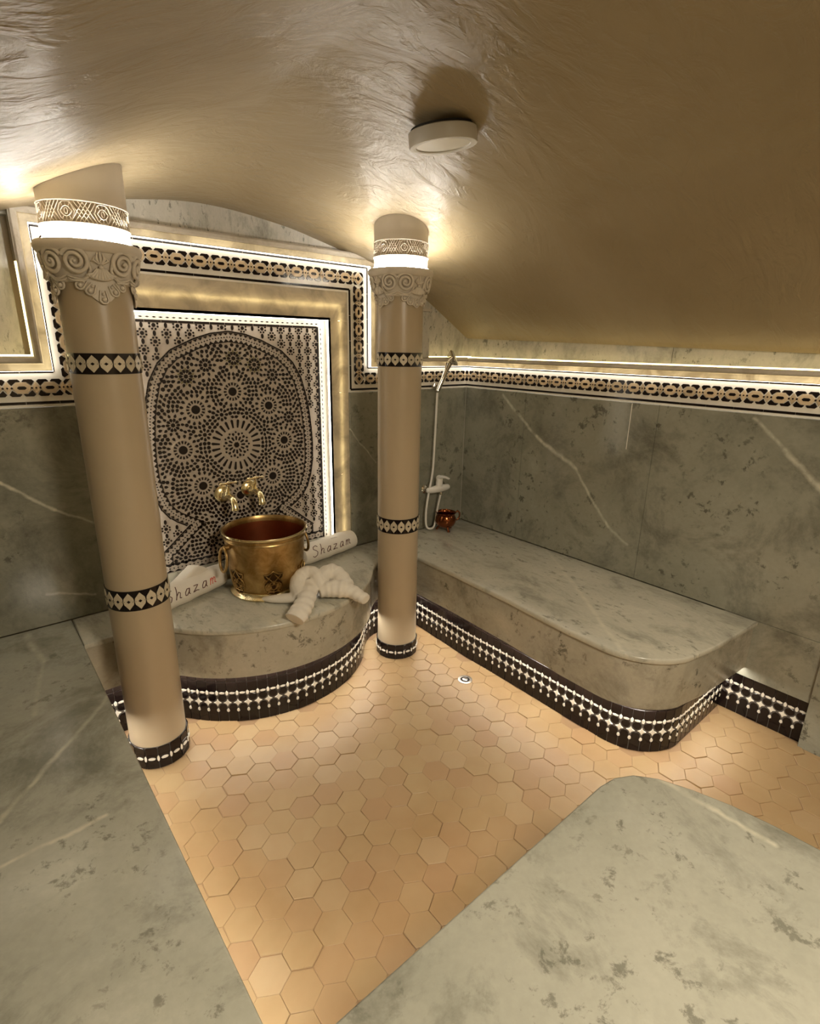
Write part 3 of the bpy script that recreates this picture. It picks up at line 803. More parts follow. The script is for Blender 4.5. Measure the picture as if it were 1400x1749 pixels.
# ------------------------------------------------------------------ the round mosaic panel over the fountain
K = 1.05
def build_panel():
    root = empty('mosaic_panel', (CX, .040, BT)); tag(root, 'tall black and ivory mosaic wall panel with a domed arch of starry rosettes', 'mosaic')
    ox, oz = CX, BT
    # local frame of the panel: origin at bench height, x right, y up, z out of wall
    Lm = Matrix(((1,0,0,0),(0,0,-1,0),(0,1,0,0),(0,0,0,1)))
    hw = (PX1 - PX0) / 2 ; cxp = (PX0 + PX1) / 2 - CX; top = PZ1 - BT; bot = .075
    MB().prism([(cxp - hw, 0), (cxp + hw, 0), (cxp + hw, top), (cxp - hw, top)], .0, Lm, base=-.004).build('tile_bed', m_panelwhite, root)
    zt = .0026
    ac = -.020                              # centre line of the arch
    ay = .612                               # height of its centre above the bench
    # outline of the arch, measured on the photograph (half width at each height)
    prof = [(1.100, 0), (1.090, .075), (1.066, .150), (1.022, .245), (.970, .300), (.900, .340), (.820, .362), (.745, .376), (.66, .385), (.58, .389),
            (.50, .386), (.43, .373), (.37, .352), (.33, .325), (.300, .290), (.272, .245)]
    low = [(.272, .245), (.235, .290), (.200, .330), (.165, .372), (bot + .030, .372)]
    def wall_half(y):
        return float(np.interp(y, [q[0] for q in prof[::-1]], [q[1] for q in prof[::-1]]))
    Rt = [(ac + b, a) for a, b in prof]; Lf = [(ac - b, a) for a, b in prof]
    outline = Lf[::-1] + Rt[1:]             # from bottom left over the top to bottom right
    base_l = [(ac - b, a) for a, b in low[1:]][::-1]; base_r = [(ac + b, a) for a, b in low[1:]]
    full = base_l + outline + base_r
    closed = full
    def dist_in(x, y, poly=None):
        """distance to the outline polyline"""
        p = np.array(full); a = p[:-1]; b = p[1:]; q = np.array([x, y]); ab = b - a
        t = np.clip(((q - a) * ab).sum(1) / (ab * ab).sum(1), 0, 1); return float(np.hypot(*((a + ab * t[:, None]) - q).T).min())
    def isin(x, y): return inside((x, y), closed)
    blk, och, rst, ring = MB(), MB(), MB(), MB()
    def piece(mb, poly, h=zt): mb.prism(flipfix(poly), h, Lm, back=False)
    def rot(poly, a, x, y): c, s_ = cos(a), sin(a); return [(x + c*u - s_*v, y + s_*u + c*v) for u, v in poly]
    def kite(r): return [(-r*1.05, 0), (-r*.1, -r*.72), (r*.75, -r*.62), (r*1.0, 0), (r*.75, r*.62), (-r*.1, r*.72)]
    def hexa(r): return [(r*cos(pi/3*i), r*sin(pi/3*i)) for i in range(6)]
    def annulus(mb, x, y, r0, r1, n, h):
        for i in range(n):
            a, b = 2*pi*i/n, 2*pi*(i+1)/n
            mb.prism([(x+r0*cos(a), y+r0*sin(a)), (x+r1*cos(a), y+r1*sin(a)), (x+r1*cos(b), y+r1*sin(b)), (x+r0*cos(b), y+r0*sin(b))], h, Lm, back=False)
    occ = []       # (x, y, r)
    def free(x, y, r):
        for a, b, c in occ:
            if (a-x)**2 + (b-y)**2 < (c + r)**2: return False
        return True
    c0 = (ac, ay)
    # central rosette
    petal = MB(); 
    link('rosette_heart', MB().prism(rot([(.0135*(1 if i % 2 else .82)*cos(2*pi*i/16), .0135*(1 if i % 2 else .82)*sin(2*pi*i/16)) for i in range(16)], 0, *c0), zt, Lm, back=False).mesh('rosette_heart', m_panelblack), root)
    annulus(ring, *c0, .0165, .0195, 24, zt * .7)
    for i in range(12):
        a = 2*pi*i/12; r = .031; piece(blk, rot([(-.009, -.0030), (.006, -.0048), (.010, 0), (.006, .0048), (-.009, .0030)], a, c0[0]+r*cos(a), c0[1]+r*sin(a)))
        a += pi/12; r = .049; piece(blk, rot([(-.008, 0), (-.001, -.0055), (.006, -.0045), (.006, .0045), (-.001, .0055)], a, c0[0]+r*cos(a), c0[1]+r*sin(a)))
        a += pi/12; r = .0575; piece(blk, rot(hexa(.0046), a, c0[0]+r*cos(a), c0[1]+r*sin(a)))
    annulus(ring, *c0, .066, .0715, 40, zt)
    pm = MB().prism([(-.0185, -.0032), (.014, -.0058), (.0185, -.002), (.0185, .002), (.014, .0058), (-.0185, .0032)], zt + .0004, ch=.0005, back=False).mesh('petal_tile', m_panelblack)
    for i in range(24):
        a = 2*pi*(i+.5)/24; r = .096
        link('petal_tile', pm, root, Lm @ Matrix.Translation((c0[0]+r*cos(a), c0[1]+r*sin(a), 0)) @ Matrix.Rotation(a, 4, 'Z'))
    occ.append((*c0, .118))
    small = [(c0[0] + .236*cos(pi/2 + i*pi/4), c0[1] + .236*sin(pi/2 + i*pi/4)) for i in range(8)]
    core = MB().prism([(.0185*cos(2*pi*i/16), .0185*sin(2*pi*i/16)) for i in range(16)], zt + .0006, ch=.0006, back=False).mesh('rosette_heart', m_panelblack)
    for x, y in small:
        link('rosette_heart', core, root, Lm @ Matrix.Translation((x, y, 0)))
        for i in range(16):
            a = 2*pi*i/16; r = .0335; piece(blk, rot([(-.0065, -.0024), (.0055, -.0044), (.0055, .0044), (-.0065, .0024)], a, x+r*cos(a), y+r*sin(a)))
        annulus(ring, x, y, .0425, .0468, 32, zt)
        occ.append((x, y, .047))
        for i in range(16):
            a = 2*pi*(i+.5)/16; r = .0585; px, py = x+r*cos(a), y+r*sin(a)
            if free(px, py, .004): piece(blk, rot(kite(.0083), a, px, py))
        occ[-1] = (x, y, .068)
    # starry rosettes between the ring and the border
    stars = []
    L_ = 0; P_ = [Vector(q) for q in outline]; acc = [0]
    for a, b in zip(P_, P_[1:]): acc.append(acc[-1] + (b-a).length)
    tot = acc[-1]; N = 15
    def at(s):
        for i in range(len(P_) - 1):
            if s <= acc[i+1] + 1e-9: return P_[i].lerp(P_[i+1], (s - acc[i])/(acc[i+1]-acc[i])), (P_[i+1]-P_[i]).normalized()
        return P_[-1], (P_[-1]-P_[-2]).normalized()
    for i in range(N):
        q, t = at(tot * (i + .5) / N); nin = Vector((t.y, -t.x)); p_ = q + nin * .112
        if free(p_.x, p_.y, .035): stars.append((p_.x, p_.y, 10)); 
    stars += [(ac - .15, .18, 10), (ac + .15, .18, 10), (ac, .155, 10), (ac - .275, .13, 8), (ac + .275, .13, 8), (ac - .075, .27, 8), (ac + .075, .27, 8)]
    for i in range(8):
        a = pi/2 + pi/8 + i*pi/4; stars.append((c0[0] + .150*cos(a), c0[1] + .150*sin(a), 8))
    rr = random.Random(4)
    for x, y, n in stars:
        big = n == 10
        if not free(x, y, .02 if not big else .03): continue
        piece(blk, rot([(.0088*cos(2*pi*i/n), .0088*sin(2*pi*i/n)) for i in range(n)], 0, x, y))
        tone = rr.choice([None, None, och, och, rst]) if big else None
        for i in range(n):
            a = 2*pi*i/n
            piece(blk, rot(kite(.0083), a, x+.0205*cos(a), y+.0205*sin(a)))
            if big:
                a2 = a + pi/n
                if tone is not None: piece(tone, rot(dia(0, 0, .0075, .004), a2, x+.0300*cos(a2), y+.0300*sin(a2)), zt*.8)
                piece(blk, rot(kite(.0078), a + pi, x+.0395*cos(a), y+.0395*sin(a)))
        occ.append((x, y, .047 if big else .0285))
    # the rest of the arch: small tiles, mirrored left and right
    m_b = .050
    pts = []
    def nearest_centre(x, y):
        return min([c0] + small + [(s_[0], s_[1]) for s_ in stars], key=lambda q: (q[0]-x)**2 + (q[1]-y)**2)
    grid = {}
    def gfree(x, y, r):
        gx, gy = int(x/.02), int(y/.02)
        for i in (-1, 0, 1):
            for j in (-1, 0, 1):
                for a, b in grid.get((gx+i, gy+j), ()):
                    if (a-x)**2 + (b-y)**2 < r*r: return False
        return True
    cand = []
    for (sx, sy, sr) in list(occ):
        for ring_i in range(1, 4):
            rad_ = sr + .0085 + .0175 * (ring_i - 1); n = max(8, int(round(2*pi*rad_/.0185 / 2)) * 2)
            for i in range(n): a = 2*pi*(i + .5*(ring_i % 2))/n + pi/2; cand.append((sx + rad_*cos(a), sy + rad_*sin(a)))
    for _ in range(30000): cand.append((ac + rr.uniform(-.39, .39), rr.uniform(bot + .03, 1.1)))
    for x, y in cand:
        if x > ac + 1e-4: continue
        for mx in ((x, 2*ac - x) if x < ac - .006 else (ac,)):
            if not (bot + .046 < y): continue
            if not isin(mx, y) or dist_in(mx, y) < m_b: continue
            if not free(mx, y, .0065) or not gfree(mx, y, .0158): continue
            grid.setdefault((int(mx/.02), int(y/.02)), []).append((mx, y)); pts.append((mx, y))
    for x, y in pts:
        q = nearest_centre(x, y); a = atan2(y - q[1], x - q[0]); k = rr.uniform(.0078, .0090)
        u = rr.random()
        piece(blk, rot(kite(k*1.05) if u < .5 else hexa(k) if u < .85 else dia(0, 0, k*1.2, k*.8), a, x, y))
    # arch border: dark lines, toothed tiles and a dotted ivory strip
    Pf = [Vector(q) for q in full]
    def seg_at(off, step, fn, path=Pf):
        n = len(path); q = []
        for i in range(n):
            a = (path[i] - path[i-1]).normalized() if i else (path[1]-path[0]).normalized()
            b = (path[i+1] - path[i]).normalized() if i < n-1 else a
            m_ = Vector((a.y, -a.x)) + Vector((b.y, -b.x)); m_ = m_ / max(.9, m_.length_squared) * 2
            q.append(path[i] + m_ * off)
        ac_ = [0]
        for a, b in zip(q, q[1:]): ac_.append(ac_[-1] + (b-a).length)
        m = max(1, round(ac_[-1]/step)); st = ac_[-1]/m; i = 0
        for k in range(m):
            s_ = (k+.5)*st
            while s_ > ac_[i+1]: i += 1
            d = (q[i+1]-q[i]).normalized(); p = q[i] + d*(s_-ac_[i]); fn(p, atan2(d.y, d.x), st)
    seg_at(.000, .026, lambda p, a, st: piece(blk, rot([(-st*.48, -.003), (st*.48, -.003), (st*.48, .003), (-st*.48, .003)], a, p.x, p.y)))
    seg_at(.0085, .0225, lambda p, a, st: piece(blk, rot([(-.0098, .004), (.0098, .004), (0, -.0062)], a, p.x, p.y)))
    seg_at(.0225, .0125, lambda p, a, st: piece(blk, rot(dia(0, 0, .0034), a, p.x, p.y)))
    seg_at(.0360, .0225, lambda p, a, st: piece(blk, rot([(-.0098, -.004), (.0098, -.004), (0, .0065)], a, p.x, p.y)))
    seg_at(.0420, .026, lambda p, a, st: piece(blk, rot([(-st*.48, -.002), (st*.48, -.002), (st*.48, .002), (-st*.48, .002)], a, p.x, p.y)))
    # lattice of ovals and eight-tile flowers in the spandrels
    x0, x1 = cxp - hw + .047, cxp + hw - .047; y1 = top - .036
    dx = .046; dy = .031
    nxl = int(round((x1 - x0) / dx)); dx = (x1 - x0) / nxl
    for j in range(int((y1 - bot) / dy) + 1):
        y = y1 - .012 - j * dy
        if y < bot + .04: continue
        for i in range(nxl + 1):
            x = x0 + i * dx
            if isin(x, y) or dist_in(x, y) < .011: continue
            if (i + j // 1) % 2 == 0 and j % 2 == 0 or (i % 2 == 1 and j % 2 == 1):
                n = 8; piece(blk, [(x + .0078*cos(2*pi*k/n+pi/8), y + .0078*sin(2*pi*k/n+pi/8)) for k in range(n)])
                for k in range(8):
                    a = pi/4*k + pi/8; px, py = x + .0165*cos(a), y + .0155*sin(a)
                    if isin(px, py) or dist_in(px, py) < .008 or abs(px - cxp) > hw - .045 or py > y1 - .002: continue
                    piece(blk, [(px + .0042*cos(q*pi/3), py + .0042*sin(q*pi/3)) for q in range(6)])
            else:
                piece(blk, ell(x, y, .0062, .0110, 8, pi/8))
    # frame lines of the panel
    def hline(xa, xb, y, t, step, mb=blk):
        n = max(1, round((xb-xa)/step)); s_ = (xb-xa)/n
        for i in range(n): piece(mb, [(xa+i*s_+.0012, y-t), (xa+(i+1)*s_-.0012, y-t), (xa+(i+1)*s_-.0012, y+t), (xa+i*s_+.0012, y+t)])
    def vline(x, ya, yb, t, step, mb=blk):
        n = max(1, round((yb-ya)/step)); s_ = (yb-ya)/n
        for i in range(n): piece(mb, [(x-t, ya+i*s_+.0012), (x+t, ya+i*s_+.0012), (x+t, ya+(i+1)*s_-.0012), (x-t, ya+(i+1)*s_-.0012)])
    A, B = cxp - hw, cxp + hw
    hline(A + .040, B - .040, top - .033, .0042, .062); vline(A + .038, bot, top - .03, .0042, .07); vline(B - .038, bot, top - .03, .0042, .07)
    wst = MB()
    piece(wst, [(A, top - .028), (B, top - .028), (B, top), (A, top)], .0014)
    piece(wst, [(A, 0), (A + .032, 0), (A + .032, top - .028), (A, top - .028)], .0014)
    piece(wst, [(B - .032, 0), (B, 0), (B, top - .028), (B - .032, top - .028)], .0014)
    wst.build('ivory_strip', m_white, root)
    loz = MB()
    n = 34
    for i in range(n):
        x = A + .03 + (B - A - .06) * (i + .5) / n; piece(loz, dia(x, top - .018, .0085, .0028))
    n = 48
    for i in range(n):
        y = bot + (top - bot - .03) * (i + .5) / n
        piece(loz, dia(B - .021, y, .0028, .0085)); piece(loz, dia(A + .021, y, .0028, .0085))
    tag(loz.build('lozenge_tile', m_panelblack, root), kind='stuff')
    # bottom border of dark triangles and a beaded line
    hline(A + .036, B - .036, bot + .038, .0022, .05); 
    n = 24; s_ = (B - A - .072) / n
    for i in range(n):
        x = A + .036 + s_ * (i + .5)
        piece(blk, [(x - s_*.48, bot + .001), (x + s_*.48, bot + .001), (x, bot + .011)]); piece(blk, [(x - s_*.48, bot + .035), (x + s_*.48, bot + .035), (x, bot + .026)])
        piece(blk, dia(x, bot + .018, .0036)); piece(blk, dia(x + s_/2, bot + .018, .0036))
    tag(blk.build('small_black_tile', m_panelblack, root), kind='stuff')
    if och.v: tag(och.build('olive_tile', m_ochre, root), kind='stuff')
    if rst.v: tag(rst.build('rust_tile', m_rust, root), kind='stuff')
    tag(ring.build('ivory_ring', m_ringtile, root), kind='stuff')
    MB().prism([(A, .001), (B, .001), (B, bot - .002), (A, bot - .002)], .006, Lm, back=False).build('stone_sill', m_bench, root)
m_ringtile = simple('pale_ring_tile', (0.52, 0.45, 0.36), .3)
build_panel()

# ------------------------------------------------------------------ columns
def on_cyl(r, a, z): return Vector((r * cos(a), r * sin(a), z))
def column(x, y, label, zs):
    """zs: base_top, band1 (lo, hi), band2 (lo, hi), capital bottom, abacus (lo, hi), lace (lo, hi)"""
    root = empty('column', (x, y, 0)); tag(root, label, 'column', None)
    r0 = .0975
    body_z = zs['cap']
    MB().lathe([(r0 - .0005, zs['base'] - .004), (r0, zs['base'] + .002)] + [(r0 - .001 * (i % 2) * .2, zs['base'] + (body_z - zs['base']) * i / 20) for i in range(1, 21)], 72).build('shaft', m_shaft, root, smooth=40)
    # skirting ring of black tiles with white lozenges
    bs = MB().lathe([(r0 - .002, -.001), (r0 + .0025, -.001), (r0 + .0025, zs['base']), (r0 - .002, zs['base'])], 60).build('base_band', m_grout, root, smooth=40)
    n = 15; wd = 2*pi*(r0 + .004)/n; h = zs['base']; rb_ = r0 + .0026
    def cm(a, z, r): return Matrix(((-sin(a), 0, cos(a), r*cos(a)), (cos(a), 0, sin(a), r*sin(a)), (0, 1, 0, z), (0, 0, 0, 1)))
    sq = MB().prism([(-wd*.47, -h*.16), (wd*.47, -h*.16), (wd*.47, h*.13), (wd*.36, h*.17), (-wd*.36, h*.17), (-wd*.47, h*.13)], .003, ch=.0008, back=False).mesh('black_tile', m_black)
    lz = MB().prism(ell(0, 0, wd*.30, h*.06, 8), .0036, ch=.0006, back=False).mesh('white_tile', m_white)
    ov = MB().prism(ell(0, 0, wd*.11, h*.13, 8), .0036, ch=.0006, back=False).mesh('white_tile', m_white)
    for i in range(n):
        a = 2*pi*i/n
        link('black_tile', sq, bs, cm(a, h*.18, rb_)); link('black_tile', sq, bs, cm(a, h*.50, rb_)); link('black_tile', sq, bs, cm(a, h*.83, rb_))
        link('white_tile', lz, bs, cm(a, h*.50, rb_ + .003)); link('white_tile', ov, bs, cm(a + pi/n, h*.50, rb_ + .003))
    for lo, hi in (zs['b1'], zs['b2']):
        H = hi - lo; bd = MB().lathe([(r0 - .002, lo), (r0 + .002, lo), (r0 + .002, hi), (r0 - .002, hi)], 60).build('mosaic_band', m_black, root, smooth=40)
        n2 = 18; w2 = 2*pi*(r0 + .003)/n2
        q = [(-w2*.47, H*.06), (-w2*.40, -H*.12), (-w2*.12, -H*.30), (0, -H*.34), (w2*.12, -H*.30), (w2*.40, -H*.12), (w2*.47, H*.0)]
        dm = MB().prism(flipfix([(-w2*.48, 0), (-w2*.42, -H*.16), (0, -H*.42), (w2*.42, -H*.16), (w2*.48, 0), (w2*.42, H*.16), (0, H*.42), (-w2*.42, H*.16)]), .0022, ch=.0005, back=False).mesh('beige_tile', m_bandbeige)
        dd = MB().prism(dia(0, 0, w2*.17, H*.075), .003, back=False).mesh('black_tile', m_black)
        for i in range(n2):
            a = 2*pi*i/n2
            link('beige_tile', dm, bd, cm(a, lo + H/2, r0 + .0015)); link('black_tile', dd, bd, cm(a, lo + H/2, r0 + .0016)); link('black_tile', dd, bd, cm(a + pi/n2, lo + H/2, r0 + .0016))
    # capital
    cb, al, ah = zs['cap'], zs['abl'], zs['abh']
    Hc = al - cb
    MB().lathe([(r0, cb - .002), (r0 + .004, cb), (r0 + .007, cb + Hc*.12), (r0 + .012, cb + Hc*.4), (r0 + .019, cb + Hc*.75), (r0 + .025, al), (r0 + .01, al + .004)], 72).build('capital_body', m_carve, root, smooth=60)
    MB().lathe([(r0 + .012, al - .001), (r0 + .028, al), (r0 + .034, al + .003), (r0 + .041, al + (ah-al)*.45), (r0 + .0415, al + (ah-al)*.75), (r0 + .038, ah), (r0 + .012, ah + .0005)], 72).build('abacus', m_carve, root, smooth=60)
    def rad_at(z): return r0 + .0085 + .0165 * max(0, min(1, (z - cb) / Hc)) if z > cb else r0 + .004
    def relief(pts, r, flat=.8, seg=6, rise=.0025):
        """pts: (arc length from the pendant's axis, height)"""
        return pts, r, flat, seg, rise
    kk = 1.0
    for f in range(4):
        A0 = -pi/2 + f * pi/2
        def P(s, z, rise=.002): rr_ = rad_at(z) + rise; return on_cyl(rr_, A0 + s / .118, z)
        leaf = MB(); vol = MB()
        for sg in (-1, 1):
            cxv, czv = sg * .0600, cb + Hc * .66
            sp = []
            for i in range(52):
                t = i / 51; a = (pi*.15 + t * 2 * pi * 2.15); rr_ = .0310 * (1 - t) ** .85 + .0035
                sp.append((cxv + sg * -1 * rr_ * cos(a) * -1, czv + rr_ * sin(a)))
            vol.tube([P(sx, sz, .004 + .006 * (i / 51)) for i, (sx, sz) in enumerate(sp)], [.0064 * (1 - .40 * i / 51) for i in range(52)], 7)
            vol.sphere(P(cxv, czv, .010), .0048, 8, 5)
            # s-shaped stem sweeping from the volute down to the shell
            st = [(sg*.030, czv + .004), (sg*.026, czv - .018), (sg*.032, czv - .034), (sg*.046, czv - .043), (sg*.060, czv - .044)]
            leaf.tube([P(a, b, .004) for a, b in st], [.0038, .0048, .0052, .0044, .002], 6)
            leaf.tube([P(sg*.041, czv + .026, .004), P(sg*.034, czv + .010, .005), P(sg*.0335, czv - .006, .005), P(sg*.040, czv - .022, .004)], [.002, .0036, .0036, .002], 6)
            for q in range(5):      # acanthus fingers sweeping outwards
                b0 = (sg * (.040 + .002*q), czv - .044 - .0040*q); b1 = (sg * (.066), czv - .050 - .0075*q + .004); b2 = (sg * (.094 - .004*q), czv - .034 - .0085*q)
                pts_ = []
                for i in range(7):
                    t = i/6; pts_.append(((1-t)**2*b0[0] + 2*t*(1-t)*b1[0] + t*t*b2[0], (1-t)**2*b0[1] + 2*t*(1-t)*b1[1] + t*t*b2[1]))
                leaf.tube([P(a, max(b, cb + .002), .0035) for a, b in pts_], [.0018, .0032, .0036, .0036, .0032, .0026, .0014], 6)
        vol.build('volutes', m_carve, root, smooth=60)
        leaf.build('acanthus_leaves', m_carve, root, smooth=60)
        # bud between the volutes, with its stem knob
        bud = MB()
        for q, (sx, hh) in enumerate(((0, .034), (-.010, .028), (.010, .028), (-.018, .020), (.018, .020))):
            zb = cb + Hc*.60
            bud.tube([P(sx*.25, zb, .003), P(sx, zb + hh*.45, .006), P(sx*.7, zb + hh, .003)], [.002, .0048, .0012], 6)
        bud.sphere(P(0, cb + Hc*.50, .006), .0062, 10, 6); bud.build('bud', m_carve, root, smooth=60)
        # fluted shell
        sh = MB(); n = 9; zt_ = cb + Hc*.45; zb_ = cb + Hc*.10
        for i in range(n):
            u = (i - (n-1)/2) / ((n-1)/2)
            sh.tube([P(u*.011, zt_, .006), P(u*.021, (zt_+zb_)/2, .009), P(u*.033, zb_ + abs(u)**2*.009, .010)], [.0018, .0034, .0052], 6)
        sh.tube([P(u_*.037, zb_ - .0015 + (u_**2)*.012, .0095) for u_ in [(-1 + i/5) for i in range(11)]], .0030, 6)
        sh.build('shell', m_carve, root, smooth=60)
        # scalloped pendant with beads
        pd = MB(); z0 = zs['pend']
        rl = r0 + .003
        def Q(s, z, rise=0): return on_cyl(rl + rise, A0 + s / (r0 + .003), z)
        ztop = cb + Hc*.06
        lobes = [(-2, -.052, ztop - .014), (-1, -.030, ztop - .028), (0, 0, z0 + .014), (1, .030, ztop - .028), (2, .052, ztop - .014)]
        def plow(a_):
            return float(np.interp(abs(a_), [0, .018, .036, .052, .064, .068], [z0 + .003, z0 + .011, ztop - .034, ztop - .023, ztop - .010, ztop + .002]))
        npl = 24; vs_, fs_ = [], []
        for i in range(npl + 1):
            a_ = -.068 + .136*i/npl
            for q in range(4): vs_.append(Q(a_, plow(a_) + (ztop + .008 - plow(a_))*q/3, .0035))
        for i in range(npl):
            for q in range(3): k4 = i*4 + q; fs_.append((k4, k4+4, k4+5, k4+1))
        pd.add(vs_, fs_)
        for k_, lx, lz_ in lobes:
            dirx = lx * .55; L2 = .024 if k_ == 0 else .020
            ax = Vector((dirx * .7, -.02)).normalized() if k_ else Vector((0, -1)); px_ = Vector((-ax.y, ax.x))
            cpt = Vector((lx, lz_))
            loop = []
            for i in range(13):
                a = pi * i / 12; q = cpt + px_ * (.0105 * cos(a)) + ax * (.0105 * sin(a)); loop.append(q)
            top_ = cpt - ax * L2
            loop = [top_ + px_ * .006] + loop + [top_ - px_ * .006]
            pd.tube([Q(q.x, q.y, .0060) for q in loop], .0030, 6)
            pd.sphere(Q(cpt.x, cpt.y, .0065), .0062, 10, 6)
            q = cpt - ax * .014; pd.sphere(Q(q.x, q.y, .0065), .0046, 8, 5)
        pd.build('scalloped_pendant', m_carve, root, smooth=60)
    # lit drum with the lace band
    rd = .1120; la, lb_ = zs['lace']; topz = zs['top']
    MB().lathe([(rd - .002, ah - .002), (rd - .001, ah + .002), (rd, la - .004), (rd, topz)], 72).build('drum', m_shaft2, root, smooth=40)
    MB().lathe([(rd + .005, ah + .0010), (rd + .014, ah + .0010), (rd + .014, ah + .0028), (rd + .005, ah + .0028)], 60, closed=True).build('led_ring', m_ledcap, root)
    lace = MB(); ru = 8; wu = 2*pi*rd/ru; Hl = lb_ - la
    MB().lathe([(rd, la), (rd + .0006, la), (rd + .0006, lb_), (rd, lb_)], 60).build('lace_ground', m_laceground, root)
    def Lp(s, v, rise=.0008): return on_cyl(rd + rise, s / rd, la + v * Hl)
    for zz in (0.0, 1.0): lace.tube([Lp(2*pi*rd*i/72, zz, .001) for i in range(72)], .0024, 5, closed=True)
    def pl(pts, r=.0014, base=0):
        out = []
        for (a, b), (c, d) in zip(pts, pts[1:]):
            for i in range(4): out.append((a + (c-a)*i/4, b + (d-b)*i/4))
        out.append(pts[-1]); lace.tube([Lp((base + s) * wu, v) for s, v in out], r, 4)
    for u in range(ru):
        # eye with a star, then a diagonal lattice
        pl([(.04, .5), (.12, .82), (.20, .92), (.36, .92), (.44, .82), (.52, .5)], .0016, u); pl([(.04, .5), (.12, .18), (.20, .08), (.36, .08), (.44, .18), (.52, .5)], .0016, u)
        pl([(.12, .5), (.20, .68), (.28, .74), (.36, .68), (.44, .5), (.36, .32), (.28, .26), (.20, .32), (.12, .5)], .0013, u)
        pl([(.28 + .05*cos(q*pi/3), .5 + .15*sin(q*pi/3)) for q in range(7)], .0012, u)
        for q in (-1, 1): pl([(.20, .5 + q*.22), (.16, .5 + q*.36)], .0011, u); pl([(.36, .5 + q*.22), (.40, .5 + q*.36)], .0011, u); pl([(.28, .5 + q*.25), (.28, .5 + q*.40)], .0011, u)
        for i in range(4):
            s_ = .50 + i * .115
            pl([(s_ - .10, .05), (s_ + .25, .95)], .0014, u); pl([(s_ - .10, .95), (s_ + .25, .05)], .0014, u)
    lace.build('lace_band', m_lace, root, smooth=60)
    return root
m_bandbeige = simple('band_beige_tile', (0.55, 0.48, 0.35), .25, vary=.1, rnd=.15)
m_shaft2 = simple('cream_drum_plaster', (0.68, 0.61, 0.51), .5, vary=.04, bump=.08, bscale=30)
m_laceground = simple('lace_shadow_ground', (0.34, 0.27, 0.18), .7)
def zz(u): return .45 + 1.05 * u
column(-2.000, -.404, 'large cream column on the left, in front of the bow-fronted bench', dict(base=.092, b2=(zz(.182), zz(.250)), b1=(zz(.912), zz(.968)),
       cap=zz(1.150), abl=zz(1.222), abh=zz(1.250), lace=(zz(1.289), zz(1.340)), top=2.02, pend=zz(1.094)))
column(-.836, -.399, 'cream column in the middle, beside the brass tub', dict(base=.078, b2=(zz(.204), zz(.270)), b1=(zz(.922), zz(.977)),
       cap=zz(1.190), abl=zz(1.262), abh=zz(1.290), lace=(zz(1.334), zz(1.388)), top=2.10, pend=zz(1.146)))

# ------------------------------------------------------------------ brass tub
def at_px(x, y, z):
    d = _f + _r * ((x - 700) / 916.88) - _u2 * ((y - 874.5) / 916.88); o = Vector((-2.38, -2.314, 1.5)); t = (z - o.z) / d.z
    return o + d * t
tub = empty('brass_tub', (-1.432, -.208, BT)); tag(tub, 'large aged brass tub with pierced medallions on the bow-fronted bench', 'tub')
HT = .282
MB().lathe([(.138, .022), (.1435, .030), (.150, .038), (.155, .055), (.160, .10), (.167, .20), (.1715, .246), (.1725, .252), (.1755, .256), (.1725, .261), (.1735, .272), (.178, .276), (.1805, .281), (.178, .286), (.1735, .286), (.171, .280), (.169, .272), (.1645, .20), (.1575, .10), (.150, .045), (.140, .030)], 96, closed=True).build('body', m_brass, tub, smooth=50)
MB().lathe([(.1805 - .0045, .2815), (.1805, .2795), (.1825, .2825), (.1805, .2875), (.1765, .2875)], 96, closed=True).build('rim', m_brassbright, tub, smooth=60)
MB().lathe([(.0005, .036), (.146, .036), (.1565, .10), (.1635, .20), (.1690, .270), (.1700, .270), (.1645, .20), (.1575, .10), (.147, .033), (.0005, .033)], 96).build('copper_lining', m_copperin, tub, smooth=50)
MB().lathe([(.150, .0), (.159, .004), (.161, .010), (.154, .016), (.146, .022), (.144, .028), (.149, .034), (.138, .034), (.138, .0)], 96, closed=True).build('foot_ring', m_brassbright, tub, smooth=50)
def tubr(z): return float(np.interp(z, [.04, .10, .20, .25], [.150, .160, .167, .172]))
def tubP(a, s, z, rise): rr_ = tubr(z) + rise; return on_cyl(rr_, a + s/.166, z)
medal = [(0, .045), (.020, .049), (.030, .060), (.0345, .078), (.031, .094), (.024, .102), (.031, .110), (.033, .122), (.020, .122), (.010, .127), (0, .134)]
medal = [(a*1.22, .030 + (b-.045)*1.25) for a, b in medal]
medal = medal + [(-a, b) for a, b in medal[-2:0:-1]]
def curved(mb, poly, a, rise0, rise1):
    n = len(poly); cx_ = sum(p[0] for p in poly)/n; cz_ = sum(p[1] for p in poly)/n
    vs_ = [tubP(a, x, z, rise0) for x, z in poly] + [tubP(a, x, z, rise1) for x, z in poly] + [tubP(a, cx_, cz_, rise1)]
    fs_ = [(i, (i+1) % n, n+(i+1) % n, n+i) for i in range(n)] + [(n+i, n+(i+1) % n, 2*n) for i in range(n)]
    mb.add(vs_, fs_)
a_front = atan2(-2.1, -.933)
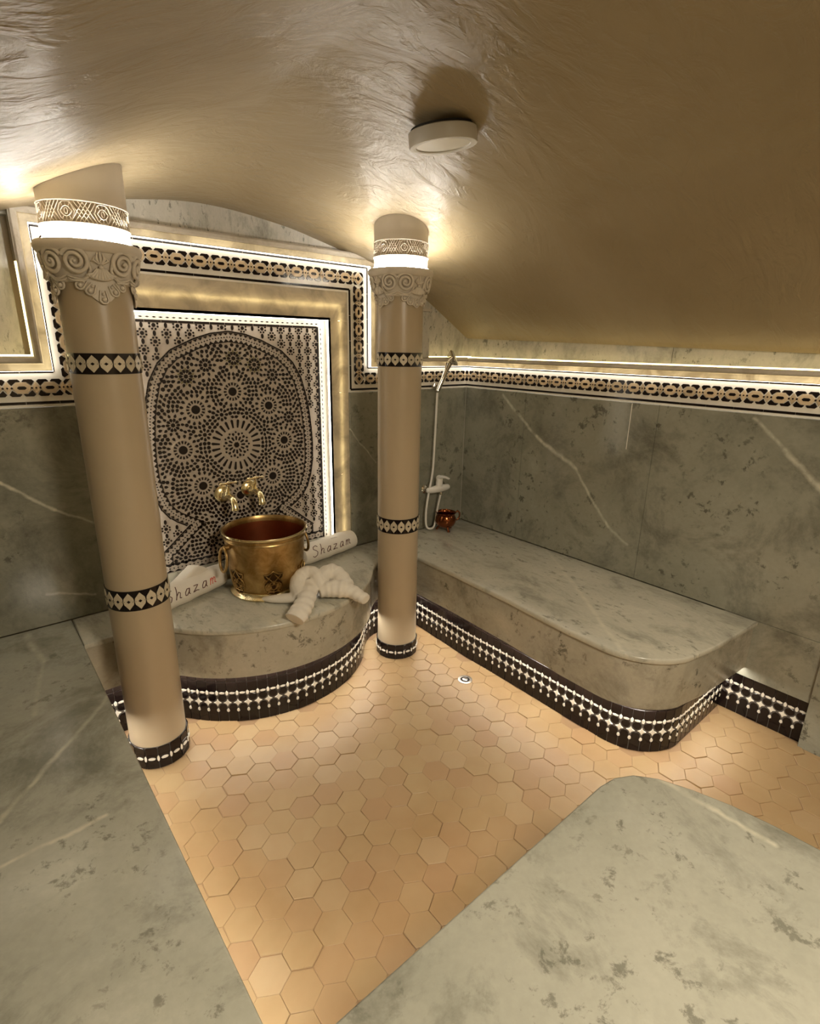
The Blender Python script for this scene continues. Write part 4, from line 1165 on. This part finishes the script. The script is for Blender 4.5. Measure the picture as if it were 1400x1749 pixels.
for k in range(6):
    a = a_front + .14 + k*pi/3
    md = MB(); curved(md, medal, a, -.002, .0018); mo = md.build('medallion', m_brassdark, tub)
    g = MB()
    g.tube([tubP(a, x, z, .003) for x, z in medal], .0030, 5, closed=True)
    def band(p0, p1, r=.0025):
        p0 = (p0[0]*1.22, .030 + (p0[1]-.045)*1.25); p1 = (p1[0]*1.22, .030 + (p1[1]-.045)*1.25)
        g.tube([tubP(a, p0[0] + (p1[0]-p0[0])*i/5, p0[1] + (p1[1]-p0[1])*i/5, .0028) for i in range(6)], r, 4)
    band((-.026, .118), (.004, .088)); band((.026, .118), (-.004, .088)); band((0, .130), (-.028, .092)); band((0, .130), (.028, .092))
    for r_ in (.010, .020):
        g.tube([tubP(a, r_*1.4*cos(2*pi*i/14), .0675 + r_*1.22*sin(2*pi*i/14), .0028) for i in range(14)], .0024, 4, closed=True)
    for i in range(8): q = 2*pi*i/8; band((.010*cos(q), .075 + .009*sin(q)), (.029*cos(q), .075 + .025*sin(q)), .0020)
    band((-.022, .056), (.022, .056)); band((0, .047), (0, .066))
    g.build('fretwork', m_brass, mo, smooth=60)
for a in (a_front - 1.12, a_front + pi - 1.12):     # ring handles hanging from lugs
    lug = MB(); c_ = on_cyl(.178, a, .232)
    lug.tube([on_cyl(.168, a, .232), on_cyl(.186, a, .232)], .012, 10); lug.sphere(on_cyl(.187, a, .232), .011, 10, 6)
    lo = lug.build('handle_lug', m_brass, tub, smooth=60)
    tv = Vector((-sin(a), cos(a), 0)); ov_ = Vector((cos(a), sin(a), 0))
    MB().tube([on_cyl(.190, a, .182) + tv * (.036*cos(2*pi*i/28)) + Vector((0, 0, 1)) * (.052*sin(2*pi*i/28)) + ov_ * (.004 - .006*sin(2*pi*i/28)) for i in range(28)], .0062, 8, closed=True).build('ring_handle', m_brass, tub, smooth=60)

# ------------------------------------------------------------------ taps over the tub
def tap(px, pz, label):
    root = empty('brass_tap', (px, .0335, pz)); root.scale = (1.2, 1.2, 1.2); tag(root, label, 'tap', 'brass taps above the tub')
    Y = Matrix.Rotation(rad(90), 4, 'X')       # local z -> -y (out of the wall)
    MB().lathe([(.031, 0), (.032, .003), (.028, .007), (.021, .010), (.014, .013)], 28, mat=Y).build('wall_flange', m_brassbright, root, smooth=50)
    b = MB(); b.lathe([(.011, .010), (.012, .018), (.017, .022), (.0185, .034), (.0185, .046), (.013, .054), (.012, .060)], 24, mat=Y)
    b.tube([(0, -.055, 0), (0, -.080, .003), (0, -.102, -.004), (0, -.113, -.020), (0, -.115, -.032)], [.0120, .0125, .0120, .0115, .0125], 14)
    b.tube([(0, -.115, -.032), (0, -.1155, -.038)], [.0145, .0145], 14)
    b.tube([(0, -.052, .010), (0, -.060, .026), (0, -.064, .036)], [.012, .009, .007], 12)
    b.build('body', m_brassbright, root, smooth=60)
    h = MB(); h.tube([(0, -.064, .034), (0, -.067, .052)], [.0038, .0042], 10)
    h.tube([(-.028, -.068, .054), (-.016, -.068, .053), (0, -.068, .054), (.016, -.068, .055), (.028, -.068, .054)], [.0055, .0035, .0052, .0035, .0055], 10)
    h.sphere((-.028, -.068, .054), .0062, 8, 6); h.sphere((.028, -.068, .054), .0062, 8, 6); h.sphere((0, -.068, .056), .006, 8, 6)
    h.build('cross_handle', m_brassbright, root, smooth=60)
tap(-1.514, .848, 'left one of two small polished brass taps on the mosaic panel')
tap(-1.388, .855, 'right one of two small polished brass taps on the mosaic panel')

# ------------------------------------------------------------------ white towels
STROKES = {
 'S': [[(.72,.86),(.52,1.05),(.20,.95),(.14,.72),(.42,.55),(.62,.35),(.52,.06),(.18,-.06),(-.05,.08)]],
 'h': [[(.18,1.05),(.02,0)], [(.08,.32),(.28,.55),(.42,.46),(.36,.08),(.52,.04)]],
 'a': [[(.46,.50),(.24,.52),(.03,.28),(.06,.04),(.22,.02),(.42,.26),(.50,.52)], [(.50,.52),(.42,.10),(.56,.04)]],
 'z': [[(.04,.52),(.46,.52),(.0,.0),(.34,.08),(.56,.02)]],
 'm': [[(.02,0),(.12,.52)], [(.08,.28),(.24,.54),(.33,.46),(.28,.0)], [(.31,.26),(.47,.54),(.57,.46),(.52,.08),(.68,.06)]]}
def roll(name, loc, rz, L, label, word_x, inks, flap, small):
    root = empty(name, loc, rz); tag(root, label, 'towel', 'rolled towels beside the tub')
    ra, rb_ = .056, .051
    def S(u, a, k=1.0):
        w_ = 1 + .020*sin(7*u*9 + 2*a) + .014*sin(3*a + u*31)
        e = 1 - .10 * max(0, abs(u - L/2) / (L/2) - .8) / .2
        return Vector((u, -ra*cos(a)*w_*k*e, max(rb_ + rb_*sin(a)*w_*k*e, .0008)))
    mb = MB(); nu, na = 44, 40; vs_ = []; fs_ = []
    for i in range(nu + 1):
        for j in range(na): vs_.append(S(L*i/nu, 2*pi*j/na))
    for i in range(nu):
        for j in range(na): k = (j+1) % na; fs_.append((i*na+j, i*na+k, (i+1)*na+k, (i+1)*na+j))
    mb.add(vs_, fs_)
    for end, u0 in ((0, 0.0), (1, L)):       # coiled end faces
        n_ = len(mb.v); 
        ring_ = [S(u0, 2*pi*j/na) for j in range(na)]; ctr = Vector((u0 + (.006 if end else -.006), 0, rb_))
        for lev in range(1, 5):
            k = 1 - lev/4.6; off = (.004 if lev % 2 else -.001) * (1 if end else -1)
            ring_ += [ctr.lerp(S(u0, 2*pi*j/na), k) + Vector((off, 0, 0)) for j in range(na)]
        ff = []
        for lev in range(4):
            for j in range(na):
                k = (j+1) % na; q = (lev*na+j, lev*na+k, (lev+1)*na+k, (lev+1)*na+j); ff.append(q if end == 0 else q[::-1])
        ff.append(tuple(range(4*na, 5*na)) if end == 0 else tuple(range(5*na-1, 4*na-1, -1)))
        mb.add(ring_, ff)
    mb.build('roll', m_towel, root, smooth=60)
    # embroidered word on the front of the roll: x along, height measured around the roll
    ink = {m_.name: (MB(), m_) for m_ in set(inks + [m_faint])}
    x = word_x; hgt = .054
    for ch, m_ in zip('Shazam', inks):
        for st in STROKES[ch]:
            q = []
            for (a, b), (c, d) in zip(st, st[1:]):
                for i in range(4): q.append((a+(c-a)*i/4, b+(d-b)*i/4))
            q.append(st[-1])
            pts_ = [S(x + (a + .22*b)*hgt*.92, (.02 + b*hgt/.056), 1.012) for a, b in q]
            ink[m_.name][0].tube(pts_, .0018, 5)
        x += hgt * (.92 if ch in 'Sm' else .80)
    for i in range(small[1]):
        sx = small[0] + i*.0085
        ink[m_faint.name][0].tube([S(sx, 1.12, 1.01), S(sx + .003, 1.26, 1.01), S(sx + .0055, 1.14, 1.01)], .0006, 4)
    for k_, (mb_, m_) in ink.items():
        if mb_.v: mb_.build('embroidered_word', m_, root, smooth=60)
    for pts_ in flap:        # folded corners of the cloth
        f = MB(); n_ = len(pts_)
        th_ = .034 if n_ > 5 else .018
        f.add([(a, .020 - th_, b) for a, b in pts_] + [(a, .020 + th_, b - .012) for a, b in pts_], [tuple(range(n_)), tuple(range(2*n_-1, n_-1, -1))] + [(i, n_+i, n_+(i+1) % n_, (i+1) % n_) for i in range(n_)])
        o = f.build('folded_corner', m_towel, root, smooth=70); md_ = o.modifiers.new('soft', 'BEVEL'); md_.width = .012; md_.segments = 4
    return root
A_ = at_px(385, 1000, BT); B_ = at_px(293, 1044, BT)
d_ = (A_ - B_); ang = atan2(d_.y, d_.x); d_.normalize(); nrm_ = Vector((-d_.y, d_.x, 0))
o_ = A_ - d_ * .36 + nrm_ * .028
roll('rolled_towel', (o_.x, o_.y, BT + .0005), ang, .355, 'rolled white towel with an embroidered word, left of the brass tub', .030,
     [m_ink, m_ink, m_ink, m_ink, m_ink, m_red], [[(.09, .075), (.15, .100), (.235, .142), (.262, .128), (.325, .080), (.30, .05), (.12, .05)], [(.30, .070), (.385, .098), (.392, .088), (.352, .030), (.30, .03)]], (.19, 0))
A_ = at_px(606, 937, BT); B_ = at_px(530, 966, BT)
d_ = (A_ - B_); ang = atan2(d_.y, d_.x); d_.normalize(); nrm_ = Vector((-d_.y, d_.x, 0))
o_ = A_ - d_ * .35 + nrm_ * .030
roll('rolled_towel', (o_.x, o_.y, BT + .0005), ang, .35, 'rolled white towel with an embroidered word, right of the brass tub', .034, [m_ink]*6,
     [], (.185, 5))

def blob(name, tubes, mat, parent, vox=.0036, smooth_it=3, extra=None):
    """several tapering tubes fused into one continuous soft surface"""
    mb = MB()
    for pts_, rr_, fl, rip in tubes:
        P_ = [Vector(p) for p in pts_]; q = []; r_ = []
        for i in range(len(P_) - 1):
            p0, p1, p2, p3 = P_[max(0, i-1)], P_[i], P_[i+1], P_[min(len(P_)-1, i+2)]
            for k in range(12):
                t = k/12; q.append(.5*((2*p1) + (p2-p0)*t + (2*p0-5*p1+4*p2-p3)*t*t + (3*p1-p0-3*p2+p3)*t**3)); r_.append((rr_[i] + (rr_[i+1]-rr_[i])*t) * (1 + rip * sin((i*12+k) * .85)))
        q.append(P_[-1]); r_.append(rr_[-1])
        mb.tube(q, r_, 14, flat=fl, up=Vector((0, 0, 1)))
    o = mb.build(name, mat, parent, smooth=180)
    m_ = o.modifiers.new('fuse', 'REMESH'); m_.mode = 'VOXEL'; m_.voxel_size = vox; m_.use_smooth_shade = True
    s_ = o.modifiers.new('soft', 'SMOOTH'); s_.iterations = smooth_it; s_.factor = .5
    return o

# knotted towel in front of the tub
kt = empty('knotted_towel', tuple(at_px(545, 1035, BT))); tag(kt, 'white towel twisted into a double loop in front of the brass tub', 'towel')
ko = Vector(kt.location)
def kp(x, y, h):
    q = at_px(x, y, BT + h); q = q - ko; return (q.x, q.y, h)
loops = [
 ([kp(446, 1023, .010), kp(462, 1023, .019), kp(485, 1022, .024), kp(508, 1020, .028), kp(528, 1014, .034)], [.006, .018, .024, .027, .028], .85, .0),
 ([kp(514, 1020, .034), kp(507, 1000, .062), kp(514, 984, .085), kp(530, 978, .094), kp(543, 988, .078), kp(548, 1006, .045)], [.034, .033, .032, .031, .031, .030], 1.0, .03),
 ([kp(530, 996, .060), kp(526, 1014, .048), kp(519, 1032, .040), kp(510, 1048, .036), kp(503, 1058, .024)], [.034, .038, .041, .044, .045], .70, .07),
 ([kp(541, 1000, .055), kp(552, 984, .078), kp(566, 978, .080), kp(580, 986, .068), kp(592, 1002, .045)], [.030, .036, .040, .038, .036], 1.0, .05),
 ([kp(545, 1010, .040), kp(562, 1006, .045), kp(582, 1006, .044), kp(600, 1010, .034), kp(614, 1018, .026), kp(625, 1024, .020)], [.032, .044, .046, .036, .030, .028], .8, .05)]
blob('twisted_cloth', loops, m_towel, kt)

# ------------------------------------------------------------------ shower on the back wall
WX = lambda u: u * 1.05
mixer = empty('shower_mixer', (WX(-.245), -.012, zz(.235))); tag(mixer, 'white lever shower mixer low on the back wall beside the middle column', 'mixer')
m = MB(); m.tube([(-.075, -.045, 0), (-.05, -.050, .001), (0, -.052, .003), (.05, -.050, .001), (.075, -.045, 0)], [.017, .020, .024, .020, .017], 16)
m.sphere((-.075, -.045, 0), .017, 12, 8); m.sphere((.075, -.045, 0), .017, 12, 8); m.build('body', m_whiteplastic, mixer, smooth=60)
m = MB(); m.tube([(0, -.052, .015), (0, -.053, .040), (0, -.056, .062)], [.020, .021, .019], 16); m.build('cartridge', m_whiteplastic, mixer, smooth=50)
m = MB(); m.tube([(0, -.050, .066), (0, -.075, .078), (.002, -.108, .080), (.004, -.130, .076)], [.020, .016, .011, .009], 14, flat=.6); m.sphere((0, -.052, .064), .0205, 14, 8); m.build('lever', m_whiteplastic, mixer, smooth=60)
for s_ in (-1, 1):
    MB().lathe([(.026, 0), (.027, .004), (.018, .010), (.012, .012), (.012, .034)], 20, mat=Matrix.Translation((s_*.068, .0, 0)) @ Matrix.Rotation(rad(90), 4, 'X')).build('wall_fitting', m_chrome, mixer, smooth=50)
MB().tube([(.01, -.060, -.018), (.01, -.061, -.034)], [.010, .009], 12).build('outlet', m_chrome, mixer, smooth=50)
hd = empty('hand_shower', (WX(-.262), -.012, zz(.797))); tag(hd, 'chrome hand shower in its holder over the mosaic border, with a pale hose hanging below', 'shower')
MB().lathe([(.017, 0), (.018, .006), (.012, .012), (.011, .030)], 20, mat=Matrix.Rotation(rad(90), 4, 'X')).build('holder', m_chrome, hd, smooth=50)
m = MB(); m.tube([(-.012, -.045, -.022), (-.002, -.046, .0), (.018, -.052, .045), (.036, -.062, .095), (.048, -.070, .130)], [.012, .014, .0125, .0135, .018], 14); m.build('handle', m_chrome, hd, smooth=60)
hm_ = Matrix.Translation((.062, -.078, .155)) @ Matrix.Rotation(rad(58), 4, 'X') @ Matrix.Rotation(rad(35), 4, 'Y')
MB().lathe([(.014, -.026), (.028, -.018), (.044, .004), (.047, .010), (.044, .015), (.0, .015)], 28, mat=hm_).build('spray_head', m_chrome, hd, smooth=50)
MB().lathe([(.038, .0152), (.038, .0168), (.0, .0168)], 24, mat=hm_).build('spray_plate', m_greyplastic, hd, smooth=50)
hz = BT - zz(.797)
hs = [(-.012, -.045, -.03), (-.016, -.046, -.12), (-.022, -.046, -.30), (-.032, -.047, -.48), (-.062, -.048, -.62), (-.078, -.050, -.72), (-.078, -.056, -.80), (-.058, -.064, hz + .016), (-.026, -.062, hz + .018), (-.006, -.056, hz + .05), (.010, -.050, hz + .11), (.022, -.062, zz(.235) - zz(.797) - .034)]
q = []
for i in range(len(hs) - 1):
    p0, p1, p2, p3 = [Vector(hs[max(0, min(len(hs)-1, i + k))]) for k in (-1, 0, 1, 2)]
    for k in range(6): t = k/6; q.append(.5*((2*p1) + (p2-p0)*t + (2*p0-5*p1+4*p2-p3)*t*t + (3*p1-p0-3*p2+p3)*t**3))
q.append(Vector(hs[-1])); MB().tube(q, .0062, 10).build('hose', m_whiteplastic, hd, smooth=60)
# copper pot
cp = at_px(761, 906, BT); pot = empty('copper_pot', (cp.x + .005, cp.y + .01, BT)); tag(pot, 'small round dark copper pot on three feet, in the corner of the long bench', 'pot')
MB().lathe([(.0, .018), (.030, .020), (.052, .034), (.0625, .058), (.061, .080), (.054, .094), (.052, .098), (.058, .108), (.0615, .112), (.0600, .113), (.0555, .108), (.050, .098), (.052, .090), (.058, .075), (.056, .045), (.03, .026), (.0, .024)], 56).build('body', m_copper, pot, smooth=50)
for k in range(3):
    a = rad(250 + 120*k); MB().tube([(.034*cos(a), .034*sin(a), .026), (.046*cos(a), .046*sin(a), .012), (.052*cos(a), .052*sin(a), .001)], [.008, .006, .0085], 8).build('foot', m_copper, pot, smooth=60)
a = rad(-28); tv = Vector((cos(a), sin(a), 0))
MB().tube([tv*.058 + Vector((0,0,.104)), tv*.072 + Vector((0,0,.118)), tv*.086 + Vector((0,0,.104)), tv*.086 + Vector((0,0,.080)), tv*.074 + Vector((0,0,.062)), tv*.060 + Vector((0,0,.058))], [.005, .0055, .005, .0045, .0045, .006], 8).build('handle', m_copper, pot, smooth=60)

# ------------------------------------------------------------------ floor drain and ceiling lamps
dp = at_px(794, 1161, 0); dr = empty('floor_drain', (dp.x, dp.y, .0)); tag(dr, 'round metal drain in the hexagon-tiled floor', 'drain')
MB().lathe([(.033, .000), (.034, .0024), (.026, .0040), (.022, .0036), (.022, .000)], 36, closed=True).build('collar', m_steel, dr, smooth=50)
MB().lathe([(.0, .001), (.022, .001), (.022, .0018), (.0, .0018)], 28).build('well', m_darkhole, dr)
MB().lathe([(.0, .0018), (.012, .0018), (.013, .0040), (.009, .0052), (.0, .0052)], 28).build('cap', m_steel, dr, smooth=50)
def ceiling_lamp(x, y, z, label, tilt, mdiff, group=None):
    root = empty('ceiling_lamp', (x, y, z)); root.rotation_euler = tilt; tag(root, label, 'lamp', group)
    MB().lathe([(.092, .036), (.094, .036), (.094, .046), (.092, .046)], 48, closed=True).build('base', m_darkhole, root)
    MB().lathe([(.080, .003), (.0845, .0), (.100, .0), (.1015, .003), (.1015, .037), (.099, .039), (.080, .039)], 64, closed=True).build('housing', m_greyplastic, root, smooth=40)
    MB().lathe([(.0, .004), (.081, .004), (.081, .008), (.0, .008)], 48).build('diffuser', mdiff, root)
    MB().lathe([(.0805, .0035), (.082, .0005), (.0985, -.0005), (.100, .003), (.085, .004)], 64, closed=True).build('front_ring', m_whiteplastic, root, smooth=40)
    return root
q = _f + _r * ((757 - 700) / 916.88) - _u2 * ((250 - 874.5) / 916.88)
best = None
for i in range(400):
    t = .8 + i * .005; P3 = Vector((-2.38, -2.314, 1.5)) + q * t
    if P3.z > ceil_z(P3.x, P3.y) - .050: best = P3; break
ceiling_lamp(best.x, best.y, best.z, 'round white surface-mounted lamp, switched off, on the vault beyond the middle column', (rad(0), rad(-8), 0), m_diffuser)
ceiling_lamp(-1.72, -2.70, ceil_z(-1.72, -2.70) - .050, 'unseen round lamp housing added on the vault above the fill light', (0, 0, 0), m_diffuser)  # housing added out of view to go with the fill light
print('LAMP', best)
